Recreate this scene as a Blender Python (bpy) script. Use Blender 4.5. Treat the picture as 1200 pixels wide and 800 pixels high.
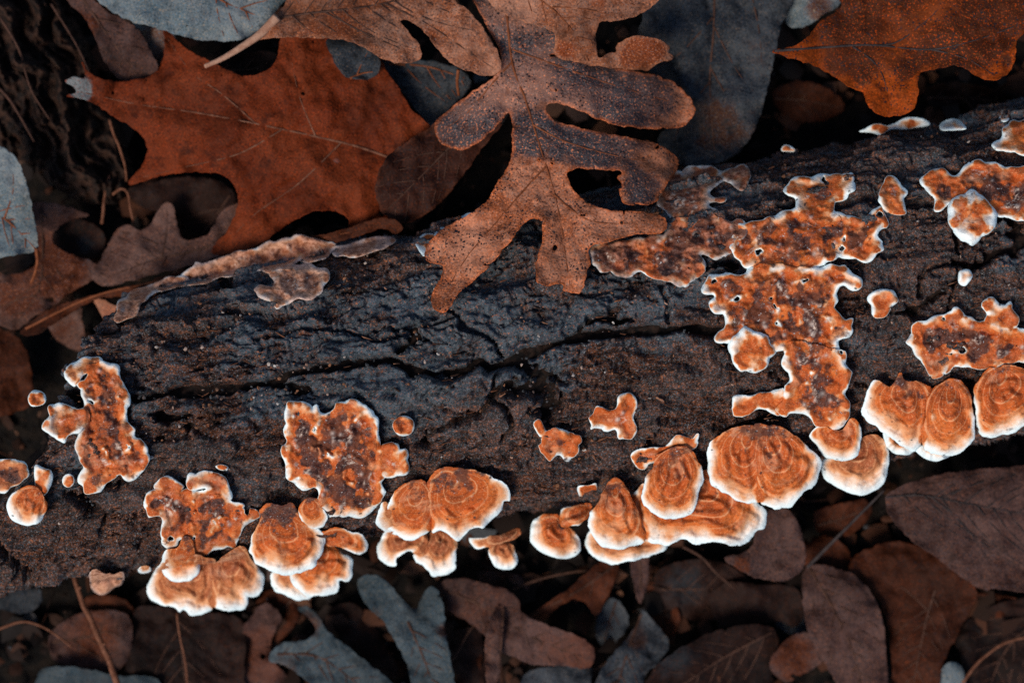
import bpy, math, random
import numpy as np

# ------------------------------------------------------------------ scene, camera, sky, sun
for o in list(bpy.data.objects): bpy.data.objects.remove(o)
scn = bpy.context.scene
C = scn.collection
S = 0.00035                 # metres per unit (a leaf of 370 units is 13 cm long)
ZF, DIST = 275.0, 3000.0    # height of the sharp plane, camera distance to it
H = ZF + DIST
cam_d = bpy.data.cameras.new('camera'); cam = bpy.data.objects.new('camera', cam_d); C.objects.link(cam)
cam.location = (0, 0, H*S); cam.rotation_euler = (0, 0, 0)
cam_d.sensor_width = 36.0; cam_d.lens = 36.0*DIST/1200.0
cam_d.clip_start = 0.02; cam_d.clip_end = 100
cam_d.dof.use_dof = True; cam_d.dof.focus_distance = DIST*S; cam_d.dof.aperture_fstop = 4.5
scn.camera = cam
SUN_EL, SUN_AZ = math.radians(52), math.radians(222)      # azimuth clockwise from +Y
w = bpy.data.worlds.new('World'); scn.world = w; w.use_nodes = True
nt = w.node_tree; bg = nt.nodes['Background']
sky = nt.nodes.new('ShaderNodeTexSky'); sky.sky_type = 'NISHITA'; sky.sun_disc = False
sky.sun_elevation = SUN_EL; sky.sun_rotation = SUN_AZ
nt.links.new(sky.outputs[0], bg.inputs[0]); bg.inputs[1].default_value = 0.055
sun_d = bpy.data.lights.new('sun', 'SUN'); sun = bpy.data.objects.new('sun', sun_d); C.objects.link(sun)
sun_d.energy = 1.7; sun_d.angle = math.radians(22); sun_d.color = (1.0, 0.88, 0.74)
sun.rotation_euler = (math.pi/2-SUN_EL, 0, math.pi-SUN_AZ)
scn.view_settings.view_transform = 'Standard'; scn.view_settings.look = 'None'
scn.view_settings.gamma = 1.0; scn.view_settings.use_curve_mapping = False
scn.view_settings.exposure = 0.95
scn.cycles.use_denoising = False

# ------------------------------------------------------------------ numpy noise
def _h(i, j, seed):
    n = (i.astype(np.int64)*374761393 + j.astype(np.int64)*668265263 + seed*1442695041) & 0x7fffffff
    n = ((n ^ (n >> 13))*1274126177) & 0x7fffffff
    n = ((n ^ (n >> 16))*1103515245 + 12345) & 0x7fffffff
    return (n ^ (n >> 11)) / 2147483647.0
def pnoise(x, y, seed=0):
    x = np.asarray(x, float); y = np.asarray(y, float)
    xi = np.floor(x); yi = np.floor(y); fx = x-xi; fy = y-yi
    ux = fx*fx*fx*(fx*(fx*6-15)+10); uy = fy*fy*fy*(fy*(fy*6-15)+10)
    def g(di, dj):
        a = _h(xi+di, yi+dj, seed)*2*np.pi
        return np.cos(a)*(fx-di)+np.sin(a)*(fy-dj)
    a = g(0,0)*(1-ux)+g(1,0)*ux; b = g(0,1)*(1-ux)+g(1,1)*ux
    return (a*(1-uy)+b*uy)*1.5
def fbm(x, y, o=4, seed=0, gain=.5):
    r = 0; a = 1.0; f = 1.0
    for k in range(o):
        r = r + a*pnoise(x*f+17.3*k, y*f-9.1*k, seed+k); a *= gain; f *= 2.03
    return r
def voro(x, y, seed=0, jit=.9):
    xi = np.floor(x); yi = np.floor(y)
    f1 = np.full(x.shape, 9.); f2 = f1.copy(); ida = np.zeros(x.shape, np.int64)
    for di in (-1,0,1):
        for dj in (-1,0,1):
            cx = xi+di; cy = yi+dj
            px = cx+.5+(_h(cx,cy,seed)-.5)*jit; py = cy+.5+(_h(cx,cy,seed+77)-.5)*jit
            d = np.hypot(x-px, y-py); idn = (cx.astype(np.int64)+500)*2000+(cy.astype(np.int64)+500)
            c = d < f1
            f2 = np.where(c, f1, np.minimum(f2, d)); ida = np.where(c, idn, ida); f1 = np.where(c, d, f1)
    return f1, f2, ida
def sstep(a, b, x):
    t = np.clip((x-a)/(b-a), 0, 1); return t*t*(3-2*t)

# ------------------------------------------------------------------ picture point + height -> place
def place(px, py, z):
    k = (H-z)/DIST
    return (np.asarray(px, float)-600)*k, (400-np.asarray(py, float))*k

# ------------------------------------------------------------------ meshes and objects
BASE = {}
def thing(name, label, cat, loc, group=None):
    o = bpy.data.objects.new(name, None); C.objects.link(o)
    o.empty_display_size = .01
    o.location = [c*S for c in loc]; BASE[o.name] = o.location.copy()
    o['label'] = label; o['category'] = cat
    if group: o['group'] = group
    return o
def root_loc(o):
    while o.parent is not None: o = o.parent
    return BASE.get(o.name)
def mesh_obj(name, V, polys, mat, parent=None, attrs=None, normals=None, smooth=True):
    """V in units; polys: list of int arrays (n,k). Linked as ONE mesh object standing at its real place."""
    me = bpy.data.meshes.new(name)
    V = np.ascontiguousarray(np.asarray(V, np.float64)*S, dtype=np.float32)
    polys = [np.asarray(p, np.int32) for p in polys if len(p)]
    tot = sum(len(p) for p in polys)
    li = np.concatenate([p.ravel() for p in polys]).astype(np.int32)
    cnt = np.concatenate([np.full(len(p), p.shape[1], np.int32) for p in polys])
    ls = np.concatenate([[0], np.cumsum(cnt)[:-1]]).astype(np.int32)
    me.vertices.add(len(V)); me.vertices.foreach_set('co', V.ravel())
    me.loops.add(len(li)); me.loops.foreach_set('vertex_index', li)
    me.polygons.add(tot); me.polygons.foreach_set('loop_start', ls)
    try: me.polygons.foreach_set('loop_total', cnt)
    except Exception: pass
    me.polygons.foreach_set('use_smooth', np.full(tot, smooth))
    me.update(calc_edges=True)
    for k, a in (attrs or {}).items():
        at = me.attributes.new(k, 'FLOAT', 'POINT'); at.data.foreach_set('value', np.asarray(a, np.float32))
    if mat is not None: me.materials.append(mat)
    if normals is not None:
        me.normals_split_custom_set_from_vertices(np.asarray(normals, np.float32).tolist())
    o = bpy.data.objects.new(name, me); C.objects.link(o)
    if parent is not None:
        o.parent = parent
        if parent.parent is None:
            b = BASE.get(parent.name)
            if b is not None: o.location = (-b[0], -b[1], -b[2])
    return o
def vnormals(V, polys):
    N = np.zeros((len(V), 3))
    for p in polys:
        if not len(p): continue
        a = V[p[:,0]]; b = V[p[:,1]]; c = V[p[:,2]]
        n = np.cross(b-a, c-a)
        if p.shape[1] > 3: n = n+np.cross(c-a, V[p[:,3]]-a)
        for k in range(p.shape[1]): np.add.at(N, p[:,k], n)
    return N/np.maximum(np.linalg.norm(N, axis=1), 1e-9)[:,None]

# ------------------------------------------------------------------ filled outlines
def resample(poly, sp=2.0, closed=True):
    P = np.asarray(poly, float); n = len(P); out = []
    for i in range(n if closed else n-1):
        if closed: p0, p1, p2, p3 = P[(i-1)%n], P[i], P[(i+1)%n], P[(i+2)%n]
        else: p0, p1, p2, p3 = P[max(i-1,0)], P[i], P[i+1], P[min(i+2,n-1)]
        m = max(2, int(np.linalg.norm((p2-p1)[:2])/sp))
        t = (np.arange(m)/m)[:,None]
        out.append(.5*((2*p1)+(p2-p0)*t+(2*p0-5*p1+4*p2-p3)*t**2+(3*p1-p0-3*p2+p3)*t**3))
    if not closed: out.append(P[-1:])
    return np.concatenate(out)
def seg_dist(x, y, P, closed=True):
    A = P; B = np.roll(P, -1, 0)
    if not closed: A = P[:-1]; B = P[1:]
    best = np.full(x.shape, 1e9)
    for (ax, ay), (bx, by) in zip(A, B):
        dx, dy = bx-ax, by-ay; L = dx*dx+dy*dy+1e-9
        t = np.clip(((x-ax)*dx+(y-ay)*dy)/L, 0, 1)
        np.minimum(best, (x-ax-t*dx)**2+(y-ay-t*dy)**2, out=best)
    return np.sqrt(best)
def inside(x, y, P):
    r = np.zeros(x.shape, bool); A = P; B = np.roll(P, -1, 0)
    for (ax, ay), (bx, by) in zip(A, B):
        if ay == by: continue
        r ^= ((ay > y) != (by > y)) & (x < (bx-ax)*(y-ay)/(by-ay)+ax)
    return r
def fill(poly, pitch, frill=0, wl=12, seed=0, scallop=0, hole=0):
    """outline -> flat mesh: xy, distance to edge, polygons, rim edges"""
    P = resample(poly, max(2.0, pitch*1.1))
    x0, y0 = P.min(0)-4-frill; x1, y1 = P.max(0)+4+frill
    xs = np.arange(x0, x1, pitch); ys = np.arange(y0, y1, pitch)
    X, Y = np.meshgrid(xs, ys, indexing='ij')
    d = seg_dist(X, Y, P); d = np.where(inside(X, Y, P), d, -d)
    if frill:
        d = d+frill*(fbm(X/wl, Y/wl, 3, seed)*.9+.25*pnoise(X/3.1, Y/3.1, seed+9))
    if scallop:
        f1, f2, _ = voro((X+5*pnoise(X/20, Y/20, seed+2))/21, (Y+5*pnoise(X/20, Y/20, seed+3))/21, seed+1)
        d = d+scallop*(.42-f1)*1.6*np.exp(-np.maximum(d, 0)/14)
    if hole:
        d = np.minimum(d, (hole-fbm(X/20, Y/20, 3, seed+40))*26)
    d[0,:] = d[-1,:] = -1; d[:,0] = d[:,-1] = -1
    d = np.where(np.abs(d) < 1e-3, 1e-3, d)
    ins = d > 0; nx, ny = d.shape
    idx = np.full((nx, ny), -1, np.int64); idx[ins] = np.arange(ins.sum())
    V = [np.stack([X[ins], Y[ins]], 1)]; D = [d[ins]]
    c = ins[:-1,:-1].astype(int)+ins[1:,:-1]+ins[1:,1:]+ins[:-1,1:]
    i, j = np.nonzero(c == 4)
    quads = np.stack([idx[i,j], idx[i+1,j], idx[i+1,j+1], idx[i,j+1]], 1)
    n0 = ins.sum(); cut = {}; ex = []; tri = []; q4 = []; rim = []
    def cross(a, b):
        k = (a, b) if a < b else (b, a)
        if k in cut: return cut[k]
        da, db = d[a], d[b]; t = da/(da-db)
        ex.append((X[a]+(X[b]-X[a])*t, Y[a]+(Y[b]-Y[a])*t)); cut[k] = n0+len(ex)-1
        return cut[k]
    for a, b in zip(*np.nonzero((c > 0) & (c < 4))):
        cs = [(a,b),(a+1,b),(a+1,b+1),(a,b+1)]; pl = []; cr = []
        for k in range(4):
            p, q = cs[k], cs[(k+1)%4]
            if ins[p]: pl.append(idx[p])
            if ins[p] != ins[q]:
                v = cross(p, q); pl.append(v); cr.append((v, ins[p]))
        for k in range(1, len(pl)-1): tri.append((pl[0], pl[k], pl[k+1]))
        for k in range(len(cr)):
            if cr[k][1]: rim.append((cr[k][0], cr[(k+1)%len(cr)][0]))   # leaves the inside, then returns
    if ex: V.append(np.array(ex)); D.append(np.zeros(len(ex)))
    xy = np.concatenate(V); dd = np.concatenate(D)
    # picture y points down: reverse the winding so tops face up
    return xy, dd, quads[:, ::-1], np.array(tri, np.int64).reshape(-1,3)[:, ::-1], np.array(rim, np.int64).reshape(-1,2)
def sheet(xy, ztop, zbot, quads, tri, rim):
    n = len(xy)
    X, Y = place(xy[:,0], xy[:,1], ztop); Xb, Yb = place(xy[:,0], xy[:,1], ztop)
    V = np.concatenate([np.stack([X, Y, ztop], 1), np.stack([Xb, Yb, zbot], 1)])
    side = np.stack([rim[:,0], rim[:,1], rim[:,1]+n, rim[:,0]+n], 1)
    return V, [np.concatenate([quads, quads[:, ::-1]+n, side]), np.concatenate([tri, tri[:, ::-1]+n])]
def tps(ctrl):
    """smooth height through control points (px,py,z)"""
    P = np.asarray(ctrl, float); n = len(P)
    if n == 1: return lambda x, y: np.full(np.shape(x), P[0,2])
    if n < 3:
        def f(x, y):
            w0 = 1/(np.hypot(x-P[0,0], y-P[0,1])+1); w1 = 1/(np.hypot(x-P[1,0], y-P[1,1])+1)
            return (w0*P[0,2]+w1*P[1,2])/(w0+w1)
        return f
    U = lambda r: np.where(r > 0, r*r*np.log(r+1e-9), 0)
    K = U(np.hypot(P[:,None,0]-P[None,:,0], P[:,None,1]-P[None,:,1])/100)+np.eye(n)*.02
    A = np.zeros((n+3, n+3)); A[:n,:n] = K; A[:n,n] = 1; A[:n,n+1:] = P[:,:2]/100; A[n:,:n] = A[:n,n:].T
    A[n+1:, n+1:] += np.eye(2)*1e-6
    s = np.linalg.solve(A, np.concatenate([P[:,2], [0,0,0]]))
    def f(x, y):
        x = np.asarray(x, float); y = np.asarray(y, float)
        r = s[n]+s[n+1]*x/100+s[n+2]*y/100
        for k in range(n): r = r+s[k]*U(np.hypot(x-P[k,0], y-P[k,1])/100)
        return r
    return f
def tube(P, r, seg=8, squash=1.0):
    """tapered tube along a path P (m,3) with radii r (m)"""
    P = np.asarray(P, float); m = len(P); r = np.broadcast_to(r, (m,))
    T = np.gradient(P, axis=0); T /= np.linalg.norm(T, axis=1)[:,None]+1e-9
    up = np.array([0,0,1.]); A = np.cross(T, up); A /= np.linalg.norm(A, axis=1)[:,None]+1e-9; B = np.cross(A, T)
    a = np.arange(seg)*2*np.pi/seg
    V = P[:,None,:]+r[:,None,None]*(np.cos(a)[None,:,None]*A[:,None,:]+squash*np.sin(a)[None,:,None]*B[:,None,:])
    V = V.reshape(-1,3); q = []
    for i in range(m-1):
        for k in range(seg): q.append((i*seg+k, i*seg+(k+1)%seg, (i+1)*seg+(k+1)%seg, (i+1)*seg+k))
    V = np.concatenate([V, P[:1], P[-1:]]); t = []
    for k in range(seg):
        t.append((m*seg, (k+1)%seg, k)); t.append((m*seg+1, (m-1)*seg+k, (m-1)*seg+(k+1)%seg))
    return V, [np.array(q)[:, ::-1], np.array(t)[:, ::-1]]

# ------------------------------------------------------------------ materials
class NT:
    def __init__(s, name):
        s.m = bpy.data.materials.new(name); s.m.use_nodes = True; s.t = s.m.node_tree; s.n = s.t.nodes; s.n.clear()
        s.out = s.n.new('ShaderNodeOutputMaterial'); s.b = s.n.new('ShaderNodeBsdfPrincipled')
        s.t.links.new(s.b.outputs[0], s.out.inputs[0]); s.co = s.n.new('ShaderNodeTexCoord').outputs['Object']
    def put(s, i, v):
        if isinstance(v, bpy.types.NodeSocket): s.t.links.new(v, i)
        elif isinstance(v, tuple) and len(v) == 3 and i.type == 'RGBA': i.default_value = (*v, 1)
        else: i.default_value = v
    def noise(s, wl, detail=3, rough=.55, vec=None, stretch=None, dist=0):
        n = s.n.new('ShaderNodeTexNoise'); n.inputs['Scale'].default_value = 1/(wl*S)
        n.inputs['Detail'].default_value = detail; n.inputs['Roughness'].default_value = rough; n.inputs['Distortion'].default_value = dist
        v = vec or s.co
        if stretch:
            mp = s.n.new('ShaderNodeMapping'); mp.inputs['Rotation'].default_value = (0,0,stretch[0]); mp.inputs['Scale'].default_value = stretch[1]
            s.put(mp.inputs[0], v); v = mp.outputs[0]
        s.put(n.inputs['Vector'], v); return n.outputs['Fac']
    def voro(s, wl, feature='F1', out='Distance', rnd=1):
        n = s.n.new('ShaderNodeTexVoronoi'); n.feature = feature; n.inputs['Scale'].default_value = 1/(wl*S)
        n.inputs['Randomness'].default_value = rnd; s.put(n.inputs['Vector'], s.co); return n.outputs[out]
    def attr(s, name):
        n = s.n.new('ShaderNodeAttribute'); n.attribute_name = name; return n.outputs['Fac']
    def math(s, op, a, b=0.0, c=0.0, clamp=False):
        n = s.n.new('ShaderNodeMath'); n.operation = op; n.use_clamp = clamp
        s.put(n.inputs[0], a); s.put(n.inputs[1], b)
        if len(n.inputs) > 2: s.put(n.inputs[2], c)
        return n.outputs[0]
    def rng(s, v, a, b, c=0.0, d=1.0):
        n = s.n.new('ShaderNodeMapRange'); n.interpolation_type = 'SMOOTHSTEP'
        s.put(n.inputs[0], v)
        for k, x in enumerate((a,b,c,d)): n.inputs[k+1].default_value = x
        return n.outputs[0]
    def mix(s, f, a, b, mode='MIX'):
        n = s.n.new('ShaderNodeMix'); n.data_type = 'RGBA'; n.blend_type = mode
        s.put(n.inputs[0], f); s.put(n.inputs[6], a); s.put(n.inputs[7], b); return n.outputs[2]
    def ramp(s, v, stops):
        n = s.n.new('ShaderNodeValToRGB'); e = n.color_ramp.elements
        while len(e) < len(stops): e.new(.5)
        for k, (p, c) in enumerate(stops): e[k].position = p; e[k].color = (*c, 1)
        s.put(n.inputs[0], v); return n.outputs[0]
    def bump(s, h, st, dist, prev=None):
        n = s.n.new('ShaderNodeBump'); n.inputs['Strength'].default_value = st; n.inputs['Distance'].default_value = dist*S
        s.put(n.inputs['Height'], h)
        if prev: s.put(n.inputs['Normal'], prev)
        return n.outputs[0]
    def done(s, col, rough=.7, bump=None, spec=.3):
        s.put(s.b.inputs['Base Color'], col); s.put(s.b.inputs['Roughness'], rough)
        s.b.inputs['Specular IOR Level'].default_value = spec
        if bump: s.put(s.b.inputs['Normal'], bump)
        return s.m

def leaf_mat(name, c1, c2, c3, speck=.5, spec=.10, rough=.7, rim=None, grain=1.25, mott=.75):
    """c1 / c2 mottled ground colours, c3 the colour of the blots (attribute 'blot'), rim the colour along the leaf edge"""
    m = NT(name)
    n1 = m.noise(60, 4, .6); n2 = m.noise(11, 4, .65); n3 = m.noise(2.4, 2, .6); n4 = m.noise(1.7, 2, .6, stretch=(.7,(1,1,1))); n5 = m.noise(24, 5, .7)
    col = m.mix(m.rng(m.math('ADD', m.math('MULTIPLY', n1, .6), m.math('MULTIPLY', n2, .5)), .42, .68), c1, c2)
    bl = m.rng(m.math('ADD', m.attr('blot'), m.math('MULTIPLY', m.math('SUBTRACT', n5, .5), 1.1)), .3, .7)
    col = m.mix(bl, col, c3)
    if rim: col = m.mix(m.math('MULTIPLY', m.rng(m.math('ADD', m.attr('edge'), m.math('MULTIPLY', n2, 4.0)), 7.0, 2.0), .8), col, rim)
    dk = tuple(x*.25 for x in c1); warm = (min(1, c2[0]*1.9+.02), c2[1]*1.35+.004, c2[2]*.9); cool = (c2[0]*.6, c2[1]*1.15+.002, c2[2]*1.7+.005)
    col = m.mix(m.rng(n3, .55, .70, 0, .62*grain), col, warm)
    col = m.mix(m.rng(n4, .57, .70, 0, .60*grain), col, cool)
    col = m.mix(m.rng(n3, .46, .32, 0, .62*grain), col, dk)
    col = m.mix(m.rng(n5, .46, .30, 0, mott), col, dk)
    n6 = m.noise(130, 2, .5)  # broad darker and lighter tones painted in as soft leaf shading
    col = m.mix(m.rng(n6, .52, .34, 0, .45), col, dk); col = m.mix(m.rng(n6, .52, .68, 0, .30), col, tuple(min(1, x*1.7) for x in c2))
    big = m.noise(26, 2)
    for wl, lo in ((6.5, .17), (4.0, .2)):
        dm = m.math('MULTIPLY', m.rng(m.voro(wl), lo+.12, lo), m.rng(big, .40, .60))
        col = m.mix(m.math('MULTIPLY', dm, speck), col, (.012,.012,.016))
    net = m.voro(7, 'DISTANCE_TO_EDGE')
    b = m.bump(m.rng(net, 0, .25), .3, .9)
    b = m.bump(n3, .4, .9, b); b = m.bump(n2, .6, 3.0, b)
    return m.done(col, rough, b, spec)

def plain_mat(name, c1, c2, wl=8, rough=.8, bs=.6, bd=2.0, spec=.2):
    m = NT(name); n = m.noise(wl, 4, .65); n2 = m.noise(wl*.25, 3, .6)
    col = m.mix(m.rng(n, .38, .64), c1, c2)
    col = m.mix(m.rng(n2, .42, .25, 0, .5), col, tuple(x*.4 for x in c1))
    return m.done(col, rough, m.bump(n2, bs*.7, bd*.4, m.bump(n, bs, bd)), spec)

def bark_mat():
    m = NT('bark'); st = (-.18, (.3, 1, 1))
    a = m.attr('brown'); n1 = m.noise(40, 4, .6); n2 = m.noise(9, 4, .7); n3 = m.noise(2.8, 3, .7); n4 = m.noise(1.8, 2, .6, stretch=(.5,(1,1,1))); nf = m.noise(6, 4, .65, stretch=st)
    rn = m.attr('tone')
    blue = m.mix(m.rng(n2, .32, .66), (.018,.029,.040), (.078,.108,.136))
    blue = m.mix(m.rng(n1, .45, .7, 0, .6), blue, (.042,.042,.046))
    brown = m.mix(m.rng(nf, .40, .66), (.012,.0065,.005), (.105,.038,.019))
    k = m.rng(m.math('ADD', m.math('ADD', a, m.math('MULTIPLY', m.math('SUBTRACT', n1, .5), 1.1)), m.math('MULTIPLY', m.math('SUBTRACT', n2, .5), 1.4)), .22, .6)
    col = m.mix(k, blue, brown)
    col = m.mix(m.math('MULTIPLY', rn, .5), col, m.mix(.5, col, (.075,.084,.092)))
    col = m.mix(m.rng(n4, .53, .65, 0, .7), col, (.120,.150,.180))
    sp = m.rng(n3, .545, .66)
    col = m.mix(m.math('MULTIPLY', sp, m.rng(nf, .42, .62, .4, 1.0)), col, (.34,.125,.060))
    sp2 = m.rng(m.noise(3.9, 2, .6, stretch=(.4,(1,1,1))), .66, .73)
    col = m.mix(m.math('MULTIPLY', sp2, .65), col, (.30,.29,.28))
    col = m.mix(m.rng(n3, .45, .30, 0, .8), col, (.005,.005,.006))
    b = m.bump(n3, .9, 1.8); b = m.bump(nf, .6, 2.4, b); b = m.bump(n2, .6, 3.0, b)
    return m.done(col, .8, b, .12)

def fungus_mat(name='fungus', pale=0.0):
    m = NT(name)
    e = m.attr('e'); d = m.attr('d'); core = m.attr('core'); rid = m.attr('ridge'); wart = m.attr('wart')
    n1 = m.noise(18, 4, .6); n2 = m.noise(5, 3, .65); n3 = m.noise(2.0, 2, .6); n5 = m.noise(30, 4, .65)
    e2 = m.math('ADD', e, m.math('MULTIPLY', m.math('MULTIPLY', m.math('SUBTRACT', n2, .5), 1.1), m.rng(e, .3, 1.2, .25, 1)))
    o1 = (.58-.20*pale, .140+.03*pale, .026+.05*pale); o2 = (.46-.18*pale, .088+.03*pale, .015+.045*pale)
    zw = m.attr('zone')
    col = m.ramp(m.math('MULTIPLY', e2, .2), [(0,(.72,.90,.96)), (.08,(.78,.85,.86)), (.17,(.76,.60,.49)), (.29,(.68,.34,.17)), (.46,o1), (1,o2)])
    cv = m.n.new('ShaderNodeCombineXYZ'); m.put(cv.inputs[0], m.math('MULTIPLY', m.math('ADD', d, m.math('MULTIPLY', n1, 8.0)), .135))
    zn = m.n.new('ShaderNodeTexNoise'); zn.inputs['Scale'].default_value = 1; zn.inputs['Detail'].default_value = 2.5; m.put(zn.inputs['Vector'], cv.outputs[0]); z = zn.outputs['Fac']
    inner = m.math('MULTIPLY', m.rng(e, 1.2, 2.4), zw)
    inn = m.rng(e, 1.2, 2.4)
    col = m.mix(m.math('MULTIPLY', m.rng(z, .5, .36), m.math('MULTIPLY', inner, .7)), col, (.19,.036,.009))
    col = m.mix(m.math('MULTIPLY', m.rng(z, .52, .66), m.math('MULTIPLY', inner, .6)), col, (.80,.42,.21))
    col = m.mix(m.math('MULTIPLY', m.rng(n2, .47, .33), m.math('MULTIPLY', inn, .55)), col, (.14,.032,.011))
    col = m.mix(m.math('MULTIPLY', m.rng(n1, .46, .34), m.math('MULTIPLY', inn, .45)), col, (.16,.035,.011))
    col = m.mix(m.math('MULTIPLY', m.rng(n3, .55, .7), m.math('MULTIPLY', inn, .5)), col, (.74,.36,.17))
    age = m.attr('age')
    col = m.mix(m.rng(m.math('ADD', age, m.math('MULTIPLY', m.math('SUBTRACT', n5, .5), 1.6)), .1, .75, 0, .85), col, m.mix(m.rng(n2, .38, .62), (.085+.26*pale,.032+.12*pale,.020+.07*pale), (.30+.46*pale,.155+.28*pale,.115+.19*pale)))
    col = m.mix(m.math('MULTIPLY', m.rng(n5, .55, .68), m.math('MULTIPLY', inn, .3)), col, (.74,.42,.25))
    nc = m.math('ADD', m.math('MULTIPLY', m.math('SUBTRACT', n1, .5), 2.6), m.math('MULTIPLY', m.math('SUBTRACT', n2, .5), .9))
    ck = m.rng(m.math('ADD', core, nc), .32, .85)
    grime = m.mix(m.rng(n2, .40, .60), (.011,.011,.015), (.070,.032,.026))
    grime = m.mix(m.rng(n3, .56, .68, 0, .55), grime, (.20,.18,.19))
    grime = m.mix(m.rng(n5, .45, .6, 0, .7), grime, (.13,.038,.017))
    col = m.mix(m.math('MULTIPLY', ck, .92), col, grime)
    col = m.mix(m.math('MULTIPLY', rid, m.rng(n2, .42, .62, 0, .9)), col, (.66,.55,.47))
    wsp = m.math('MULTIPLY', m.rng(m.noise(5.2, 2, .7), .655, .71), m.math('MULTIPLY', core, .85))
    col = m.mix(wsp, col, (.52,.55,.57))
    col = m.mix(m.math('MULTIPLY', wart, .85), col, (.50,.42,.38))
    dots = m.math('MULTIPLY', m.rng(m.voro(15), .17, .07), m.rng(n1, .46, .58))
    col = m.mix(m.math('MULTIPLY', dots, .85), col, (.03,.02,.02))
    b = m.bump(n2, .6, 2.0); b = m.bump(n3, .5, .9, b); b = m.bump(z, .4, 1.8, b)
    return m.done(col, .7, b, .2)

MF = fungus_mat('fungus'); MFP = fungus_mat('fungus_dull', .55)
MBARK = bark_mat()
MWOOD = plain_mat('rotten_wood', (.004,.003,.003), (.020,.010,.007), 7)
MSOIL = plain_mat('soil', (.003,.0025,.0025), (.011,.007,.005), 14, .9, .9, 6)  # soil colour blackened to deepen the shade in the gaps
MVEIN = plain_mat('vein_orange', (.13,.036,.012), (.20,.062,.024), 8, .7)
MVEINR = plain_mat('vein_rust', (.085,.028,.014), (.17,.075,.045), 9, .7)
MVEIND = plain_mat('vein_brown', (.04,.018,.012), (.075,.034,.022), 9, .7)
MVEINK = plain_mat('vein_dark', (.018,.014,.015), (.04,.03,.03), 12, .7)
MTWIG = plain_mat('twig_brown', (.10,.036,.018), (.17,.07,.04), 7, .75)

# ------------------------------------------------------------------ the ground
def ground():
    a = np.concatenate([-np.geomspace(60000, 1500, 26), np.arange(-1400, 1401, 14), np.geomspace(1500, 60000, 26)])
    X, Y = np.meshgrid(a, a, indexing='ij'); n = len(a)
    Z = -6+9*fbm(X/150, Y/150, 4, 3)+4*fbm(X/25, Y/25, 3, 8)
    i, j = np.meshgrid(np.arange(n-1), np.arange(n-1), indexing='ij'); i = i.ravel(); j = j.ravel()
    q = np.stack([i*n+j, (i+1)*n+j, (i+1)*n+j+1, i*n+j+1], 1)
    o = mesh_obj('ground', np.stack([X.ravel(), Y.ravel(), Z.ravel()], 1), [q], MSOIL)
    o['kind'] = 'structure'; o['label'] = 'dark forest soil under the leaf litter'
ground()

# ------------------------------------------------------------------ the log
PHI = math.atan2(190, 1050); DX, DY = math.cos(PHI), math.sin(PHI); ZC, BZ = 130.0, 163.0
P0 = place(150, 505, ZC); P0 = (float(P0[0]), float(P0[1]))
def arad(u): return 166+31*np.clip(u/1124, -.3, 1.4)
def low(u, s): return 7*fbm(u/170, s/130, 2, 5)
def uend(v):
    return np.interp(v, [-170,-116,-74,-3,40,86,130,165], [-250,-215,-155,-72,-52,-34,-2,26])
def log_z(X, Y):
    """height of the (smoothed) log surface above place X,Y"""
    rx, ry = X-P0[0], Y-P0[1]; u = rx*DX+ry*DY; v = -rx*DY+ry*DX
    c = np.clip(v/arad(u), -.985, .985); th = np.arccos(c)
    return ZC+(BZ+low(u, 175*th))*np.sin(th)
def log_z_px(px, py):
    z = np.full(np.shape(px), 250.0)
    for _ in range(6):
        X, Y = place(px, py, z); z = .5*z+.5*log_z(X, Y)
    return z
def us_of_px(px, py):
    z = log_z_px(px, py); X, Y = place(px, py, z)
    rx, ry = X-P0[0], Y-P0[1]; u = rx*DX+ry*DY; v = -rx*DY+ry*DX
    return u, 175*np.arccos(np.clip(v/arad(u), -.985, .985))
CRACKS = [
 ([(120,470),(180,462),(250,452),(300,448),(330,436),(360,428),(400,424),(450,418),(478,436),(500,440),(530,440),(548,428),(560,422),(575,432),(590,428),(612,418),(640,406),(665,396),(720,390),(760,388),(800,385),(840,388)], 6.0, 30),
 ([(300,397),(330,392),(345,383),(375,382),(410,380),(422,386),(435,396),(455,394),(480,385),(510,378),(530,372)], 2.8, 14),
 ([(528,362),(545,378),(570,395),(580,408),(600,420)], 3.0, 16),
 ([(592,432),(580,455),(577,468),(597,476),(600,495),(590,515)], 3.2, 16),
 ([(1078,342),(1075,330),(1090,311),(1110,309),(1122,308),(1120,285),(1126,258)], 3.0, 14),
 ([(1115,310),(1119,340),(1115,368)], 2.6, 12),
 ([(780,335),(786,355),(783,372),(792,390)], 2.6, 10),
 ([(905,172),(960,168),(1020,165),(1080,168)], 4, 10),
 ([(985,245),(1020,236),(1060,240),(1085,238)], 6, 16),
 ([(600,560),(640,548),(700,556),(760,560)], 4, 12),
 ([(170,620),(260,600),(330,590)], 4, 10)]
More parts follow.
